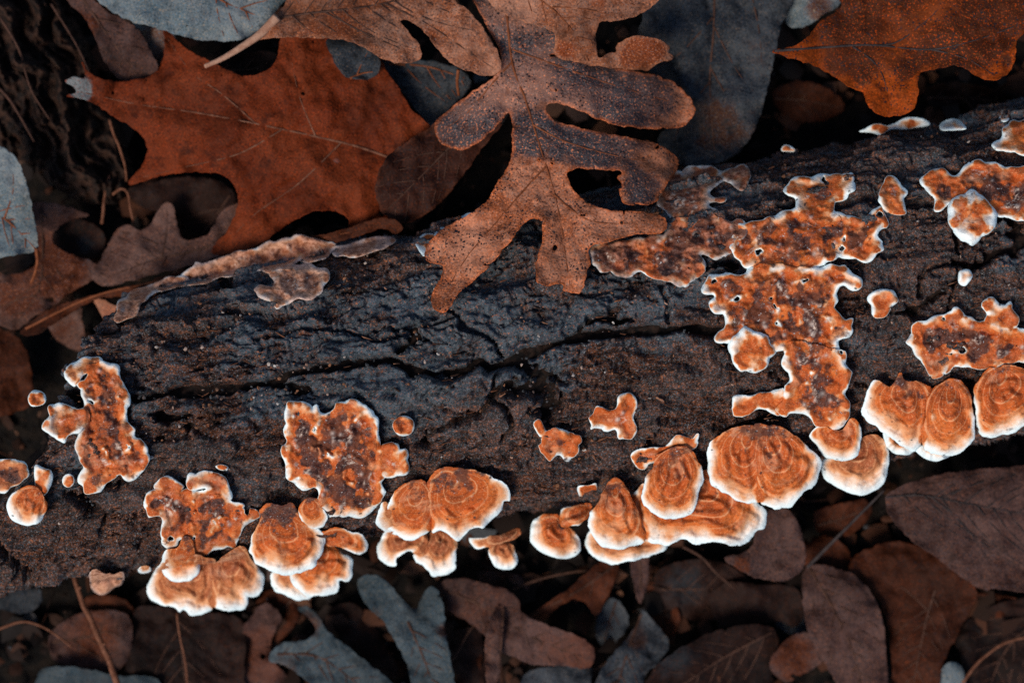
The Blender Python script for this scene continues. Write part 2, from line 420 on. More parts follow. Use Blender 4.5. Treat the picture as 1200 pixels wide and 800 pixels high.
def make_log():
    root = thing('fallen_log', 'dark cracked fallen log covered in orange bracket fungi, lying across the picture', 'log', (0, 0, 0))
    NU, NTH = 980, 400
    th = np.linspace(math.radians(-42), math.radians(222), NTH); U1 = 1390.0
    t = np.linspace(0, 1, NU)
    Tg, TH = np.meshgrid(t, th, indexing='ij')
    ue = uend(170*np.cos(TH))+9*fbm(TH*7, TH*0, 3, 4)
    u = ue+Tg*(U1-ue); s = 175*TH
    wx = 20*fbm(u/55, s/40, 3, 21); wy = 12*fbm(u/50, s/34, 3, 31)
    f1, f2, pid = voro((u+wx)/125+7, (s+wy)/50+3, 11)
    dist = (f2-f1)*26+1.6*fbm(u/9, s/9, 2, 22)
    wid = .2+3.5*sstep(-.1, .6, fbm(u/120, s/90, 2, 41))
    tone = _h(pid, pid*0+3, 5)
    disp = low(u, s)+(tone-.5)*8
    rag = 5*fbm(u/10, s/8, 3, 23)
    fl = fbm((u+wx+.6*rag)/85, (s+wy+.6*rag)/34, 2, 51, .5)*2.5
    fr = np.floor(fl)+sstep(.45, .55, fl-np.floor(fl)); disp += 5.0*fr-1
    g1, g2, _ = voro((u+.6*wx+rag)/40+2, (s+.6*wy+.6*rag)/17+5, 61)
    disp -= 5.5*np.exp(-((g2-g1)*9/.9)**2)*sstep(-.15, .3, fbm(u/70, s/50, 2, 71))
    h1, h2, _ = voro((u+wx+2*rag)/95+4, (s+.5*wy+.7*rag)/10+1, 63)
    disp -= 5.0*np.exp(-((h2-h1)*6/1.0)**2)*sstep(.05, .45, fbm(u/110, s/45, 2, 73)+.35*np.exp(-((u-80)/230)**2))
    fib = sstep(.0, .5, fbm(u/150, s/60, 2, 91)-.45*np.cos(TH))
    disp += 3.0*fbm((u+rag)/30, s/3.6, 3, 81, .6)*(.12+fib)
    disp += (1.5+1.5*fib)*fbm(u/5.5, s/5, 3, 95, .65)*(.2+.9*sstep(-.35, .45, fbm(u/38, s/24, 3, 96)))+1.0*np.abs(fbm(u/14, s/11, 2, 97))
    edge_b = np.exp(-np.maximum(dist, 0)/4)*sstep(.6, 2.0, wid)+.6*np.exp(-(g2-g1)*9/1.5)+.7*np.exp(-np.abs(fl-np.floor(fl)-.5)/.12)
    crack = 30*(1-sstep(.55, 1.25, dist/np.maximum(wid, .3)))*sstep(.9, 2.2, wid)
    for P, wd, dp in CRACKS:
        P = resample(P, 8, closed=False); cu, cs = us_of_px(P[:,0], P[:,1]); Q = np.stack([cu, cs], 1)
        ok = (u > Q[:,0].min()-40) & (u < Q[:,0].max()+40) & (s > Q[:,1].min()-40) & (s < Q[:,1].max()+40)
        uu = u[ok]+.35*wx[ok]; ss = s[ok]+.45*wy[ok]
        dd = seg_dist(uu, ss, Q, closed=False)+1.3*fbm(uu/7, ss/7, 2, 16); wv = wd*(1+.7*fbm(uu/30, ss/30, 2, 15))
        crack[ok] = np.maximum(crack[ok], dp*(1-sstep(.6, 1.15, dd/np.maximum(wv, .6))))
    crack = np.minimum(crack, 32)
    disp -= crack
    a = arad(u); ct, st = np.cos(TH), np.sin(TH)
    v = (a+disp)*ct; z = ZC+(BZ+disp)*st
    X = P0[0]+u*DX-v*DY; Y = P0[1]+u*DY+v*DX
    # where the bark is worn to brown wood fibre
    k = (H-z)/DIST; px = 600+X/k; py = 400-Y/k
    br = np.zeros(u.shape)
    for bx, by, rx, ry, am in ((700,540,190,60,.9),(720,470,90,45,.55),(230,640,230,45,.8),(1060,330,110,40,.45),(480,560,120,30,.6),(1000,190,140,25,.45),(420,320,70,25,.45),(180,400,80,40,.3),(880,450,60,50,.5),(200,520,120,60,.35)):
        br += am*np.exp(-(((px-bx)/rx)**2+((py-by)/ry)**2))
    br -= .75*np.exp(-(((px-440)/95)**2+((py-475)/38)**2))+.7*np.exp(-(((px-630)/45)**2+((py-455)/40)**2))+.5*np.exp(-(((px-560)/120)**2+((py-385)/25)**2))
    br += .30*edge_b
    br += .34*fbm(u/80, s/50, 3, 101)+.2+.25*sstep(.25, -.6, np.cos(TH)*-1*-1)+.18*sstep(700, 1000, px)
    # keep the plate seams under the wood: split by plate
    V = np.stack([X, Y, z], -1).reshape(-1, 3); brf = br.ravel(); tf = tone.ravel()
    i, j = np.meshgrid(np.arange(NU-1), np.arange(NTH-1), indexing='ij'); i = i.ravel(); j = j.ravel()
    q = np.stack([i*NTH+j, i*NTH+j+1, (i+1)*NTH+j+1, (i+1)*NTH+j], 1)
    Nn = vnormals(V, [q]); flip = Nn[V[:,2].argmax(), 2] < 0
    if flip: q = q[:, ::-1]; Nn = -Nn
    fid = pid.ravel()[q[:,0]]
    order = np.argsort(fid, kind='stable'); fs = fid[order]; cuts = np.nonzero(np.diff(fs))[0]+1
    small = []
    def emit(fq, stuff=False):
        vi, inv = np.unique(fq.ravel(), return_inverse=True)
        o = mesh_obj('bark_plate' if not stuff else 'bark_flakes', V[vi], [inv.reshape(-1,4)], MBARK, root, {'brown': brf[vi], 'tone': tf[vi]}, Nn[vi])
        if stuff: o['kind'] = 'stuff'
    for ch in np.split(order, cuts):
        if len(ch) < 500: small.append(ch); continue
        emit(q[ch])
    if small: emit(q[np.concatenate(small)], True)
    # the wood under the bark, a closed trunk with a broken end
    NU2, NT2 = 700, 260
    th = np.linspace(0, 2*np.pi, NT2, endpoint=False); Tg, TH = np.meshgrid(np.linspace(0,1,NU2), th, indexing='ij')
    ue = uend(170*np.cos(TH))-4+7*fbm(TH*9, TH*0, 3, 14); u = ue+Tg*(U1+6-ue); s = 175*TH
    dsp = low(u, s)-22+3.5*fbm(u/40, s/5, 3, 111)+4*fbm(u/7, s/5, 2, 117)
    v = (arad(u)+dsp)*np.cos(TH); z = ZC+(BZ+dsp)*np.sin(TH)
    W = np.stack([P0[0]+u*DX-v*DY, P0[1]+u*DY+v*DX, z], -1).reshape(-1,3)
    i, j = np.meshgrid(np.arange(NU2-1), np.arange(NT2), indexing='ij'); i = i.ravel(); j = j.ravel(); j2 = (j+1)%NT2
    q = np.stack([i*NT2+j, (i+1)*NT2+j, (i+1)*NT2+j2, i*NT2+j2], 1)
    mesh_obj('wood', W, [q[:, ::-1]], MWOOD, root)
    for e, nm in ((0, 'broken_end'), (NU2-1, 'sawn_end')):
        ring = W[e*NT2:(e+1)*NT2]; c = ring.mean(0); rr = [c[None]]
        for f in (.2,.4,.6,.8,1.0):
            ex = (fbm(th*4, th*0+f*6, 3, 19)*14*(1-f))[:,None]*np.array([DX, DY, 0])
            rr.append(c+(ring-c)*f+ex)
        E = np.concatenate(rr); qq = []; tt = []
        for k in range(NT2):
            tt.append((0, 1+k, 1+(k+1)%NT2))
            for r in range(4): qq.append((1+r*NT2+k, 1+(r+1)*NT2+k, 1+(r+1)*NT2+(k+1)%NT2, 1+r*NT2+(k+1)%NT2))
        mesh_obj('end_grain', E, [np.array(qq), np.array(tt)], MWOOD, root)
    return root
LOG = make_log()

# ------------------------------------------------------------------ fungi
FG = 'fungi growing on the log'
def lobe(kind, poly, mw=7, att=None, dz=0, droop=22, bulge=15, th=5, rough=2.2, frill=1.3, wl=11, grime=.8, curl=5, pitch=1.6, zt=None, clear=7, seed=1, others=(), age=0):
    big = np.ptp(np.asarray(poly, float), 0).min()
    xy, d, quads, tri, rim = fill(poly, pitch, frill*(.5 if kind == 'crust' else 1), wl, seed, (5.5 if kind == 'crust' else 2.2) if big > 25 else 1.0, .86 if kind == 'crust' and big > 62 else 0)
    x, y = xy[:,0], xy[:,1]
    base = log_z_px(x, y); bx, by = place(x, y, base); bv = -(bx-P0[0])*DY+(by-P0[1])*DX; bu = (bx-P0[0])*DX+(by-P0[1])*DY
    cc = np.abs(bv)/(arad(bu)+9); solid = np.where(cc < 1, ZC+(BZ+7)*np.sqrt(np.maximum(0, 1-cc*cc)), -50.0)
    dm = d
    if kind == 'crust':
        for op in others:
            od = seg_dist(x, y, op); od = np.where(inside(x, y, op), od, -od); dm = np.maximum(dm, np.minimum(od+1.5*fbm(x/12, y/12, 2, seed+21), 30))
    mwv = 1.15*mw*np.clip(.45+1.3*fbm(x/19, y/19, 3, seed+12), .10, 1.0)
    rid = np.zeros(len(x)); wart = rid.copy(); rg = np.random.default_rng(seed)
    if kind == 'crust':
        wx = 7*fbm(x/18, y/18, 2, seed+14); wy = 7*fbm(x/18, y/18, 2, seed+15)
        f1, f2, _ = voro((x+wx)/34, (y+wy)/30, seed); lo = sstep(6, 16, dm)
        ed = (f2-f1)*16; rid = lo*np.exp(-((ed-1.6)/1.1)**2)*sstep(0, .35, fbm(x/30, y/30, 2, seed+16))
        z = base+5+dz+th*(1-np.exp(-dm/4))+curl*(1+fbm(x/20, y/20, 2, seed+3))*np.exp(-((dm-2)/6)**2)
        kn = sstep(2, 12, dm)
        z += kn*rough*(2.0*fbm(x/19, y/19, 2, seed+5)+.9*np.abs(fbm(x/8, y/8, 2, seed+6))+.4*fbm(x/3.5, y/3.5, 2, seed+2))
        z += lo*rough*1.3*(np.exp(-ed/5)-.5)
        z -= kn*1.5
        area = len(x)*pitch*pitch
        for k in range(int(area/420*grime)):
            i = rg.integers(len(x)); r = rg.uniform(1.3, 2.6)
            if d[i] < 6: continue
            g = np.exp(-((x-x[i])**2+(y-y[i])**2)/(r*r)); z += g*rg.uniform(1.5, 3.5)
            if rg.random() < .5: wart = np.maximum(wart, g)
        core = grime*sstep(6, 22, dm+13*fbm(x/24, y/24, 3, seed+8))
        ex = 0; d_out = dm; zone = .15
    else:
        ax, ay = att; r = np.hypot(x-ax, y-ay); R = r.max(); t = r/R
        za = float(log_z_px(np.array([ax]), np.array([ay]))[0]) if zt is None else zt
        ang = np.arctan2(y-ay, x-ax)
        z = za+8+dz+bulge*3.2*t*(1-t*.8)-droop*t**2
        z += 2.6*t*fbm(ang*2.2, t*.8, 2, seed+4)*3+2.3*np.sin(d*.40+3*pnoise(x/25, y/25, seed))*sstep(4, 9, d)*sstep(0, .3, t)
        z += 1.1*fbm(x/6, y/6, 3, seed+7)*sstep(1, 6, d)
        z -= 3.0*np.exp(-d/2.5)
        lift = solid+clear+2.5*(1-np.exp(-d/4))+1.2*fbm(x/9, y/9, 3, seed+17); z = np.where(lift > z, .5*(z+lift)+.5*np.abs(z-lift), z)
        core = (.22+.8*grime)*sstep(.50, .06, t+.2*fbm(x/13, y/13, 3, seed+8))  # grime near the base, plus form shading painted darker toward it
        mwv = 1.35*mw*np.clip(.85+.6*fbm(x/26, y/26, 2, seed+12), .25, 1.5)
        ex = 3.2*sstep(.62, .30, t+.12*fbm(x/20, y/20, 2, seed+13))
        nb = 72; rv = np.unique(rim.ravel()); bi = ((ang[rv]+np.pi)/(2*np.pi)*nb).astype(int)%nb
        Rb = np.zeros(nb); np.maximum.at(Rb, bi, r[rv])
        if (Rb == 0).any(): k = np.arange(nb); g = Rb > 0; Rb = np.interp(k, k[g], Rb[g], period=nb)
        def ray(w):
            ker = np.exp(-(np.arange(-w*2, w*2+1)/w)**2); ker /= ker.sum()
            Rs = np.convolve(np.tile(Rb, 3), ker, 'same')[nb:2*nb]; return np.interp((ang+np.pi)/(2*np.pi)*nb-.5, np.arange(nb), Rs, period=nb)-r
        zone = 1.0; d_out = np.minimum(np.maximum(ray(1), d*.6), d*1.8); d_band = np.maximum(ray(4), 0)
    zb = z-2.2-1.2*sstep(0, 10, d)
    V, P = sheet(xy, z, zb, quads, tri, rim)
    for op in (others if kind != 'crust' else ()):
        od = seg_dist(x, y, op); od = np.where(inside(x, y, op), od, -od); ex = ex+3*sstep(-5, 2, od+2*fbm(x/12, y/12, 2, seed+21))
    e = d_out/mwv+ex; at = {'e': np.tile(e, 2), 'age': np.full(2*len(x), age), 'zone': np.full(2*len(x), zone), 'd': np.tile(d_band if kind != 'crust' else dm, 2), 'core': np.tile(core, 2), 'ridge': np.tile(rid, 2), 'wart': np.tile(wart, 2)}
    return V, P, at
def sub(name, V, P, at, N, masks, mat, parent):
    pl = [p[m] for p, m in zip(P, masks)]
    allv = np.concatenate([p.ravel() for p in pl if len(p)] or [np.zeros(0, np.int64)])
    if not len(allv): return None
    vi = np.unique(allv); mp = np.full(len(V), -1, np.int64); mp[vi] = np.arange(len(vi))
    return mesh_obj(name, V[vi], [mp[p] for p in pl], mat, parent, {k: a[vi] for k, a in at.items()}, N[vi])
_fs = [100]
def fungus(name, label, lobes, dull=False, age=None):
    allp = np.concatenate([np.asarray(l[1], float) for l in lobes]); cx, cy = allp.mean(0)
    z0 = float(log_z_px(np.array([cx]), np.array([cy]))[0]); X, Y = place(cx, cy, z0)
    root = thing(name, label, 'fungus', (float(X), float(Y), z0), FG)
    _fs[0] += 7
    for li, l in enumerate(lobes):
        kw = dict(l[2]); kw.setdefault('age', age if age is not None else float(np.random.default_rng(_fs[0]+li).uniform(-.4, .12)))
        dl = kw.pop('dull', dull); own = kw.pop('own', False); sd = _fs[0]
        if l[0] != 'crust' or own: sd += 31*li+1
        else: kw['dz'] = kw.get('dz', 0)*.5+.7*li
        oth = [] if own else [resample(q[1], 3) for q in lobes if q is not l and not q[2].get('own') and (l[0] != 'crust' or q[0] == 'crust') and not (q[2].get('zt') and kw.get('zt') and abs(q[2]['zt']-kw['zt']) > 12)]
        V, P, at = lobe(l[0], l[1], seed=sd, others=oth, **kw)
        N = vnormals(V, P); e = at['e']
        ms = [e[p].mean(1) < .95 for p in P]
        cap = sub('cap' if len(lobes) == 1 else 'lobe', V, P, at, N, [~m for m in ms], MFP if dl else MF, root)
        if cap is None:
            sub('cap', V, P, at, N, ms, MFP if dl else MF, root); continue
        mg = sub('pale_margin', V, P, at, N, ms, MFP if dl else MF, cap)
    return root
def K(poly, **k): return ('crust', poly, k)
def B(poly, att, **k): return ('bracket', poly, dict(att=att, **k))
def ring(cx, cy, rx, ry, n=10): return [(cx+rx*math.cos(6.2832*i/n), cy+ry*math.sin(6.2832*i/n)) for i in range(n)]

# crusts on the top of the log
fungus('crust_fungus', 'large ragged orange crust with white rims, running down the log right of centre', [
 K([(920,222),(925,212),(940,206),(952,208),(970,203),(985,205),(1000,204),(1003,213),(1000,222),(990,232),(980,238),(978,246),(985,258),(960,266),(940,260),(933,245),(930,235),(922,230)], mw=6, grime=.35, th=8),
 K([(900,253),(912,250),(930,243),(940,245),(960,250),(985,248),(1000,255),(1015,253),(1030,243),(1038,250),(1042,262),(1035,265),(1030,275),(1035,285),(1030,298),(1018,307),(1000,303),(985,302),(970,305),(965,312),(950,318),(920,320),(885,315),(870,310),(857,295),(853,288),(858,275),(865,262),(885,260)], mw=5, th=6, rough=3),
 K([(823,335),(830,325),(845,319),(858,318),(872,322),(880,314),(905,309),(940,313),(968,311),(985,312),(1000,318),(1009,328),(1007,338),(998,341),(985,338),(981,350),(980,362),(990,372),(998,375),(1000,388),(995,398),(985,402),(982,415),(965,425),(940,420),(920,412),(905,410),(880,405),(860,402),(845,403),(838,398),(842,388),(850,380),(848,370),(837,365),(830,355),(835,347),(826,343)], mw=6, th=7, rough=3.2, dz=2),
 K([(862,390),(880,385),(900,395),(907,410),(902,428),(890,436),(875,436),(860,428),(855,410),(857,398)], mw=8, grime=.3, th=9, dz=7, curl=5, own=True),
 K([(920,405),(940,400),(965,405),(985,410),(992,425),(996,440),(995,455),(992,462),(995,475),(993,490),(980,505),(970,508),(955,500),(948,490),(930,485),(920,490),(912,478),(918,462),(925,445),(918,425)], mw=5, th=7, rough=2.6, dz=4),
 K([(858,478),(860,468),(870,461),(885,462),(900,458),(915,455),(925,470),(915,485),(905,484),(890,480),(875,488),(865,487)], mw=4, th=5, grime=.4)], age=-.3)
fungus('crust_fungus', 'dull brown and grey crust partly under the tips of the lobed oak leaf', [
 K([(775,215),(785,205),(800,200),(815,193),(832,195),(845,199),(862,197),(875,194),(882,204),(878,215),(870,224),(862,218),(850,214),(838,217),(833,225),(840,230),(850,232),(845,238),(832,241),(850,252),(835,265),(800,262),(780,250),(770,235)], mw=5, grime=.55, rough=2.6),
 K([(690,295),(693,287),(710,284),(740,278),(775,275),(785,262),(800,255),(830,250),(850,258),(870,260),(878,272),(866,287),(855,298),(835,303),(822,300),(828,312),(825,322),(812,327),(806,333),(790,333),(775,330),(758,322),(745,320),(730,325),(718,320),(703,315),(693,305)], mw=3.5, grime=1.0, rough=4, dz=2)], age=.55)
fungus('crust_fungus', 'spreading brown crust with a round pale disc at the upper right edge', [
 K([(1030,238),(1031,225),(1036,209),(1046,206),(1056,211),(1062,225),(1058,240),(1062,251),(1045,252),(1038,248)], mw=3.5, grime=.9),
 K([(1075,210),(1088,200),(1105,197),(1120,206),(1130,192),(1138,186),(1152,186),(1170,193),(1183,196),(1215,190),(1230,215),(1225,250),(1195,257),(1175,258),(1160,250),(1140,238),(1115,238),(1108,245),(1098,246),(1092,232),(1085,222)], mw=4, grime=.8, rough=3),
 K([(1110,255),(1112,240),(1122,231),(1138,225),(1155,230),(1165,245),(1170,252),(1166,262),(1160,272),(1150,281),(1138,285),(1125,280),(1114,270)], mw=13, grime=.12, th=10, dz=7, curl=2, own=True)], age=.15)
fungus('crust_fungus', 'small pale orange crust in the far upper right corner of the log', [
 K([(1162,172),(1165,165),(1175,160),(1178,150),(1185,143),(1200,140),(1220,140),(1222,176),(1195,180),(1180,177)], mw=5, grime=.3)])
fungus('crust_fungus', 'long thin white crust below the orange leaf at the log top edge', [
 K([(1005,155),(1015,150),(1028,145),(1040,147),(1050,143),(1062,138),(1080,138),(1090,145),(1082,148),(1060,152),(1045,152),(1032,159),(1020,155)], mw=6, grime=.1, frill=.8)])
fungus('crust_fungus', 'small white crust spot right of the long thin white one', [K([(1101,148),(1105,142),(1117,139),(1127,143),(1133,151),(1120,153),(1105,153)], mw=7, grime=.1, frill=.6)])
fungus('crust_fungus', 'tiny pale knob above the crust in the upper right corner', [K(ring(1177,138,6,5), mw=5, grime=0, frill=.4, pitch=1.2)])
fungus('crust_fungus', 'tiny white fleck on the upper log edge left of the white strips', [K([(916,177),(919,170),(927,171),(932,175),(930,178)], mw=8, grime=0, frill=.4, pitch=1.1)])
fungus('crust_fungus', 'round pale orange button on bare bark right of the large ragged crust', [K([(1017,352),(1020,343),(1033,339),(1045,338),(1052,345),(1054,353),(1047,362),(1037,370),(1025,370),(1020,360)], mw=5, grime=.2, th=6, frill=.8)])
fungus('crust_fungus', 'tiny pale fungus button on bare bark under the round pale disc', [K([(1124,318),(1130,315),(1137,316),(1140,323),(1136,330),(1130,335),(1124,331)], mw=5, grime=.1, frill=.5, pitch=1.2)])
fungus('crust_fungus', 'rough brown crust with orange rim above the right hand brackets', [
 K([(1065,400),(1068,385),(1080,375),(1095,370),(1108,368),(1118,360),(1126,366),(1140,375),(1165,376),(1190,384),(1215,388),(1222,410),(1215,428),(1190,425),(1165,430),(1140,434),(1120,430),(1105,441),(1090,440),(1080,425),(1070,412)], mw=4, grime=1, rough=3.4),
 K([(1148,360),(1150,352),(1160,350),(1172,355),(1185,353),(1190,365),(1191,380),(1183,389),(1165,386),(1152,380),(1158,368)], mw=5, grime=.35, dz=4)], age=.2)
fungus('crust_fungus', 'broad pinkish strip of crust along the log upper edge by the rolled leaf', [
 K([(298,340),(310,335),(320,330),(318,318),(330,312),(345,310),(360,308),(375,312),(385,318),(383,330),(378,342),(365,350),(350,352),(335,358),(325,359),(312,350)], mw=6, grime=.6, rough=3),
 K([(206,325),(230,310),(260,301),(290,291),(320,283),(350,277),(394,284),(384,300),(372,306),(350,308),(335,316),(310,318),(285,321),(255,327),(230,335),(212,336)], mw=4, grime=.4, rough=4),
 K([(388,289),(405,287),(420,282),(440,277),(455,277),(464,282),(450,291),(430,298),(412,302),(403,299),(392,300)], mw=6, grime=.1, dz=2)], dull=True, age=.62)
fungus('crust_fungus', 'pale curved rim of crust on the upper left corner of the log', [
 K([(136,374),(139,357),(150,345),(165,336),(180,330),(200,324),(218,324),(214,336),(192,341),(176,347),(166,357),(157,370),(146,376)], mw=3, grime=.4, rough=3)], dull=True, age=.62)
fungus('crust_fungus', 'white crust edge peeping out left of the lobed oak leaf', [K([(485,282),(495,277),(515,270),(530,262),(540,252),(555,248),(556,260),(545,274),(525,288),(507,297),(495,297),(486,290)], mw=8, grime=0)])
fungus('crust_fungus', 'warty brown crust with cyan white edge on the left end of the log', [
 K([(105,428),(118,420),(128,425),(138,432),(146,448),(152,463),(149,480),(153,495),(158,510),(166,513),(171,525),(174,538),(168,553),(160,562),(150,565),(140,555),(132,560),(122,570),(108,578),(98,572),(93,558),(97,548),(90,535),(86,520),(90,510),(95,490),(98,470),(92,450),(100,440)], mw=4.5, grime=.75, rough=3.4),
 K([(73,437),(80,425),(100,418),(118,416),(122,424),(108,434),(98,442),(88,450),(78,446)], mw=6, grime=.25, dull=True, dz=-4),
 K([(58,477),(70,473),(85,475),(100,480),(105,495),(95,508),(80,512),(75,517),(65,516),(54,505),(52,497),(56,487)], mw=6, grime=.25, dz=5)], age=.2)
fungus('crust_fungus', 'tiny pale knob at the far left of the warty crust', [K([(33,465),(38,457),(46,457),(53,463),(52,472),(44,476),(36,475)], mw=6, grime=.1, frill=.4, pitch=1.2)])
fungus('crust_fungus', 'tiny ringed button below the warty crust on the left log end', [K(ring(80,563,7,8), mw=2.5, grime=.8, frill=.4, pitch=1.1, curl=4)])
fungus('crust_fungus', 'dark reddish crust lump at the left picture edge', [K([(-14,535),(10,540),(25,540),(32,552),(28,563),(15,572),(-14,576)], mw=2.5, grime=.9, zt=None)], dull=True)
fungus('bracket_fungus', 'small pale bracket with curled stalk at the lower left end of the log', [
 K([(42,545),(52,548),(60,552),(61,562),(57,573),(50,582),(42,577),(40,560)], mw=4, grime=.2, th=7),
 B([(8,592),(15,578),(28,570),(42,570),(50,578),(55,590),(53,602),(45,612),(28,615),(14,609)], (46,574), mw=7, grime=.15, droop=14, frill=.6)])
fungus('crust_fungus', 'round grey centred orange rosette crust on the bark left of centre', [
 K([(333,480),(340,472),(353,469),(362,474),(366,480),(370,471),(375,475),(378,481),(390,480),(396,474),(405,470),(424,471),(432,480),(440,490),(445,500),(447,518),(450,535),(450,552),(448,565),(450,580),(445,592),(438,600),(425,604),(400,606),(385,603),(375,595),(370,585),(369,573),(358,573),(345,568),(338,560),(334,545),(328,535),(328,522),(333,517),(332,505),(336,495)], mw=5, grime=1, rough=3.2, th=7),
 K([(447,520),(463,520),(468,527),(476,525),(480,533),(479,547),(474,555),(462,559),(452,557),(445,548),(440,532)], mw=4, grime=.1, th=7, dz=2)])
fungus('crust_fungus', 'small round reddish button beside the rosette crust', [K(ring(472.5,498.5,13,12.5,12), mw=2.2, grime=.5, frill=.5, pitch=1.2, th=6)])
fungus('crust_fungus', 'small torn orange crust on brown bark, left of a matching one', [K([(625,497),(632,493),(640,505),(652,502),(665,507),(679,510),(677,525),(672,535),(662,539),(653,534),(645,537),(635,533),(628,522),(633,515)], mw=2.4, grime=.6, curl=6)])
fungus('crust_fungus', 'small knobbly orange crust high on brown bark between centre cracks and brackets', [K([(692,503),(695,485),(705,477),(720,478),(727,465),(735,461),(745,467),(749,480),(745,490),(745,505),(740,515),(728,512),(722,505),(712,505),(705,500)], mw=2.4, grime=.75, curl=6)])
fungus('crust_fungus', 'tiny cupped orange button above the crowded bracket cluster', [K([(677,570),(690,568),(699,565),(699,577),(690,586),(681,585)], mw=3, grime=.1, curl=5, frill=.5, pitch=1.2)])
# brackets on the lower side of the log
fungus('crust_fungus', 'crumpled brown crust above the wide pale bracket, lower left', [
 K([(168,585),(173,575),(184,570),(200,568),(215,572),(228,575),(240,572),(262,568),(272,585),(290,592),(303,598),(298,610),(285,620),(280,628),(277,645),(268,640),(262,642),(250,645),(244,653),(228,650),(222,637),(212,632),(208,640),(200,643),(190,637),(188,625),(190,612),(185,606),(172,601)], mw=4, grime=.8, rough=4, dz=6),
 K([(217,565),(220,556),(232,553),(250,553),(262,558),(270,568),(273,582),(268,590),(255,580),(240,574),(225,573)], mw=4, grime=.4, dz=9),
 K([(180,570),(186,562),(195,557),(206,562),(216,570),(205,580),(188,578)], mw=3, grime=.7, dz=5)], age=.25)
fungus('crust_fungus', 'tiny pale shred above the crumpled brown crust, lower left', [K([(252,546),(258,543),(267,546),(266,551),(256,550)], mw=5, grime=0, frill=.3, pitch=1.1)])
fungus('bracket_fungus', 'wide pale tan bracket lowest on the left, under the crumpled crust', [
 B([(171,690),(174,680),(182,668),(188,660),(200,650),(250,655),(252,690),(250,710),(243,717),(233,720),(222,719),(216,714),(210,717),(203,713),(198,710),(185,707),(175,700)], (228,640), mw=8, zt=128, droop=20, grime=.15),
 B([(248,690),(252,660),(270,645),(285,640),(295,655),(308,672),(310,685),(305,697),(295,700),(290,698),(289,710),(280,715),(265,716),(254,712),(247,707)], (265,640), mw=9, zt=133, droop=20, grime=.15)], dull=True, age=0.15)
fungus('bracket_fungus', 'small round cap sitting on top of the wide pale tan bracket', [B([(189,655),(195,645),(208,640),(214,628),(224,630),(230,650),(234,662),(230,674),(218,681),(205,681),(193,673)], (219,632), mw=6, zt=158, droop=10, bulge=6, grime=.6, frill=.6)])
fungus('bracket_fungus', 'broad orange bracket with dark top, right of the crumpled crust', [B([(292,645),(294,630),(300,618),(305,605),(303,598),(312,590),(325,592),(340,590),(350,598),(356,610),(366,617),(376,621),(381,632),(378,648),(371,656),(370,664),(355,670),(340,673),(325,672),(310,665),(300,660),(296,650)], (328,600), mw=7, zt=196, droop=22, grime=1.0)])
fungus('bracket_fungus', 'small dark cap wedged between the broad bracket and the rosette crust', [B([(350,600),(353,588),(362,582),(372,585),(378,595),(383,607),(378,616),(368,620),(358,617)], (362,584), mw=3, zt=212, droop=10, bulge=5, grime=.7, frill=.6)])
fungus('bracket_fungus', 'double pale edged bracket tucked under the broad orange one', [
 B([(340,672),(360,645),(378,640),(390,640),(405,648),(413,655),(413,665),(410,680),(402,682),(397,680),(397,690),(388,696),(370,699),(358,698),(348,690),(340,680)], (372,632), mw=8, zt=150, droop=20, grime=.1),
 B([(316,675),(330,662),(345,668),(358,690),(365,700),(355,703),(340,700),(330,695),(322,690)], (345,655), mw=9, zt=126, droop=14, grime=0, dull=True)])
fungus('bracket_fungus', 'stubby tan tongue right of the double pale edged bracket', [B([(374,626),(390,618),(410,622),(424,627),(431,638),(428,648),(420,650),(408,645),(395,640),(380,640)], (376,630), mw=4, zt=180, droop=14, grime=.1, bulge=5)])
fungus('bracket_fungus', 'glossy orange twin bracket with white frilled edge, lower centre left', [
 B([(450,605),(455,590),(463,575),(475,566),(487,562),(500,565),(505,580),(507,600),(507,615),(500,625),(483,634),(470,630),(460,622),(452,615)], (492,566), mw=6, zt=204, droop=24, grime=.35),
 B([(500,568),(505,555),(515,548),(530,546),(545,547),(560,553),(580,560),(593,568),(598,580),(598,588),(592,588),(585,602),(575,610),(568,618),(560,618),(550,622),(537,633),(528,627),(515,622),(506,625),(503,610),(501,590)], (530,556), mw=6, zt=210, droop=24, grime=.7),
 B([(441,610),(444,597),(452,588),(465,605),(480,626),(470,628),(455,625),(445,618)], (470,590), mw=6, zt=168, droop=10, grime=0, dull=True)])
fungus('bracket_fungus', 'greyish ragged pair of brackets under the twin orange bracket', [
 B([(441,645),(445,632),(455,622),(480,622),(500,622),(500,638),(495,648),(485,647),(478,645),(465,655),(465,662),(455,662),(446,655)], (480,615), mw=7, zt=150, droop=18, grime=0),
 B([(485,652),(490,645),(500,630),(510,618),(525,622),(536,632),(535,645),(533,658),(534,667),(525,673),(510,675),(502,670),(497,662),(490,660)], (516,616), mw=8, zt=146, droop=18, grime=0)], dull=True)
fungus('bracket_fungus', 'tiny tan cap hanging from a branching stub, bottom centre', [
 B([(549,630),(560,630),(575,627),(590,625),(608,618),(611,626),(600,633),(585,637),(565,642),(556,642)], (605,620), mw=2.5, zt=150, droop=8, grime=.1),
 B([(572,645),(576,635),(588,632),(598,636),(605,648),(605,660),(597,668),(585,667),(576,658)], (590,630), mw=7, zt=146, droop=14, grime=.1)], dull=True)
fungus('bracket_fungus', 'round tan disc with ringed zones, alone left of the crowded cluster', [
 B([(655,604),(665,593),(690,590),(693,600),(682,612),(670,616),(658,616)], (690,594), mw=2, zt=176, droop=8, grime=.2),
 B([(621,622),(624,612),(632,605),(643,601),(654,602),(658,610),(664,613),(673,622),(680,635),(679,645),(670,653),(655,655),(640,651),(628,643),(622,633)], (655,612), mw=6, zt=165, droop=20, grime=.35, frill=.5)])
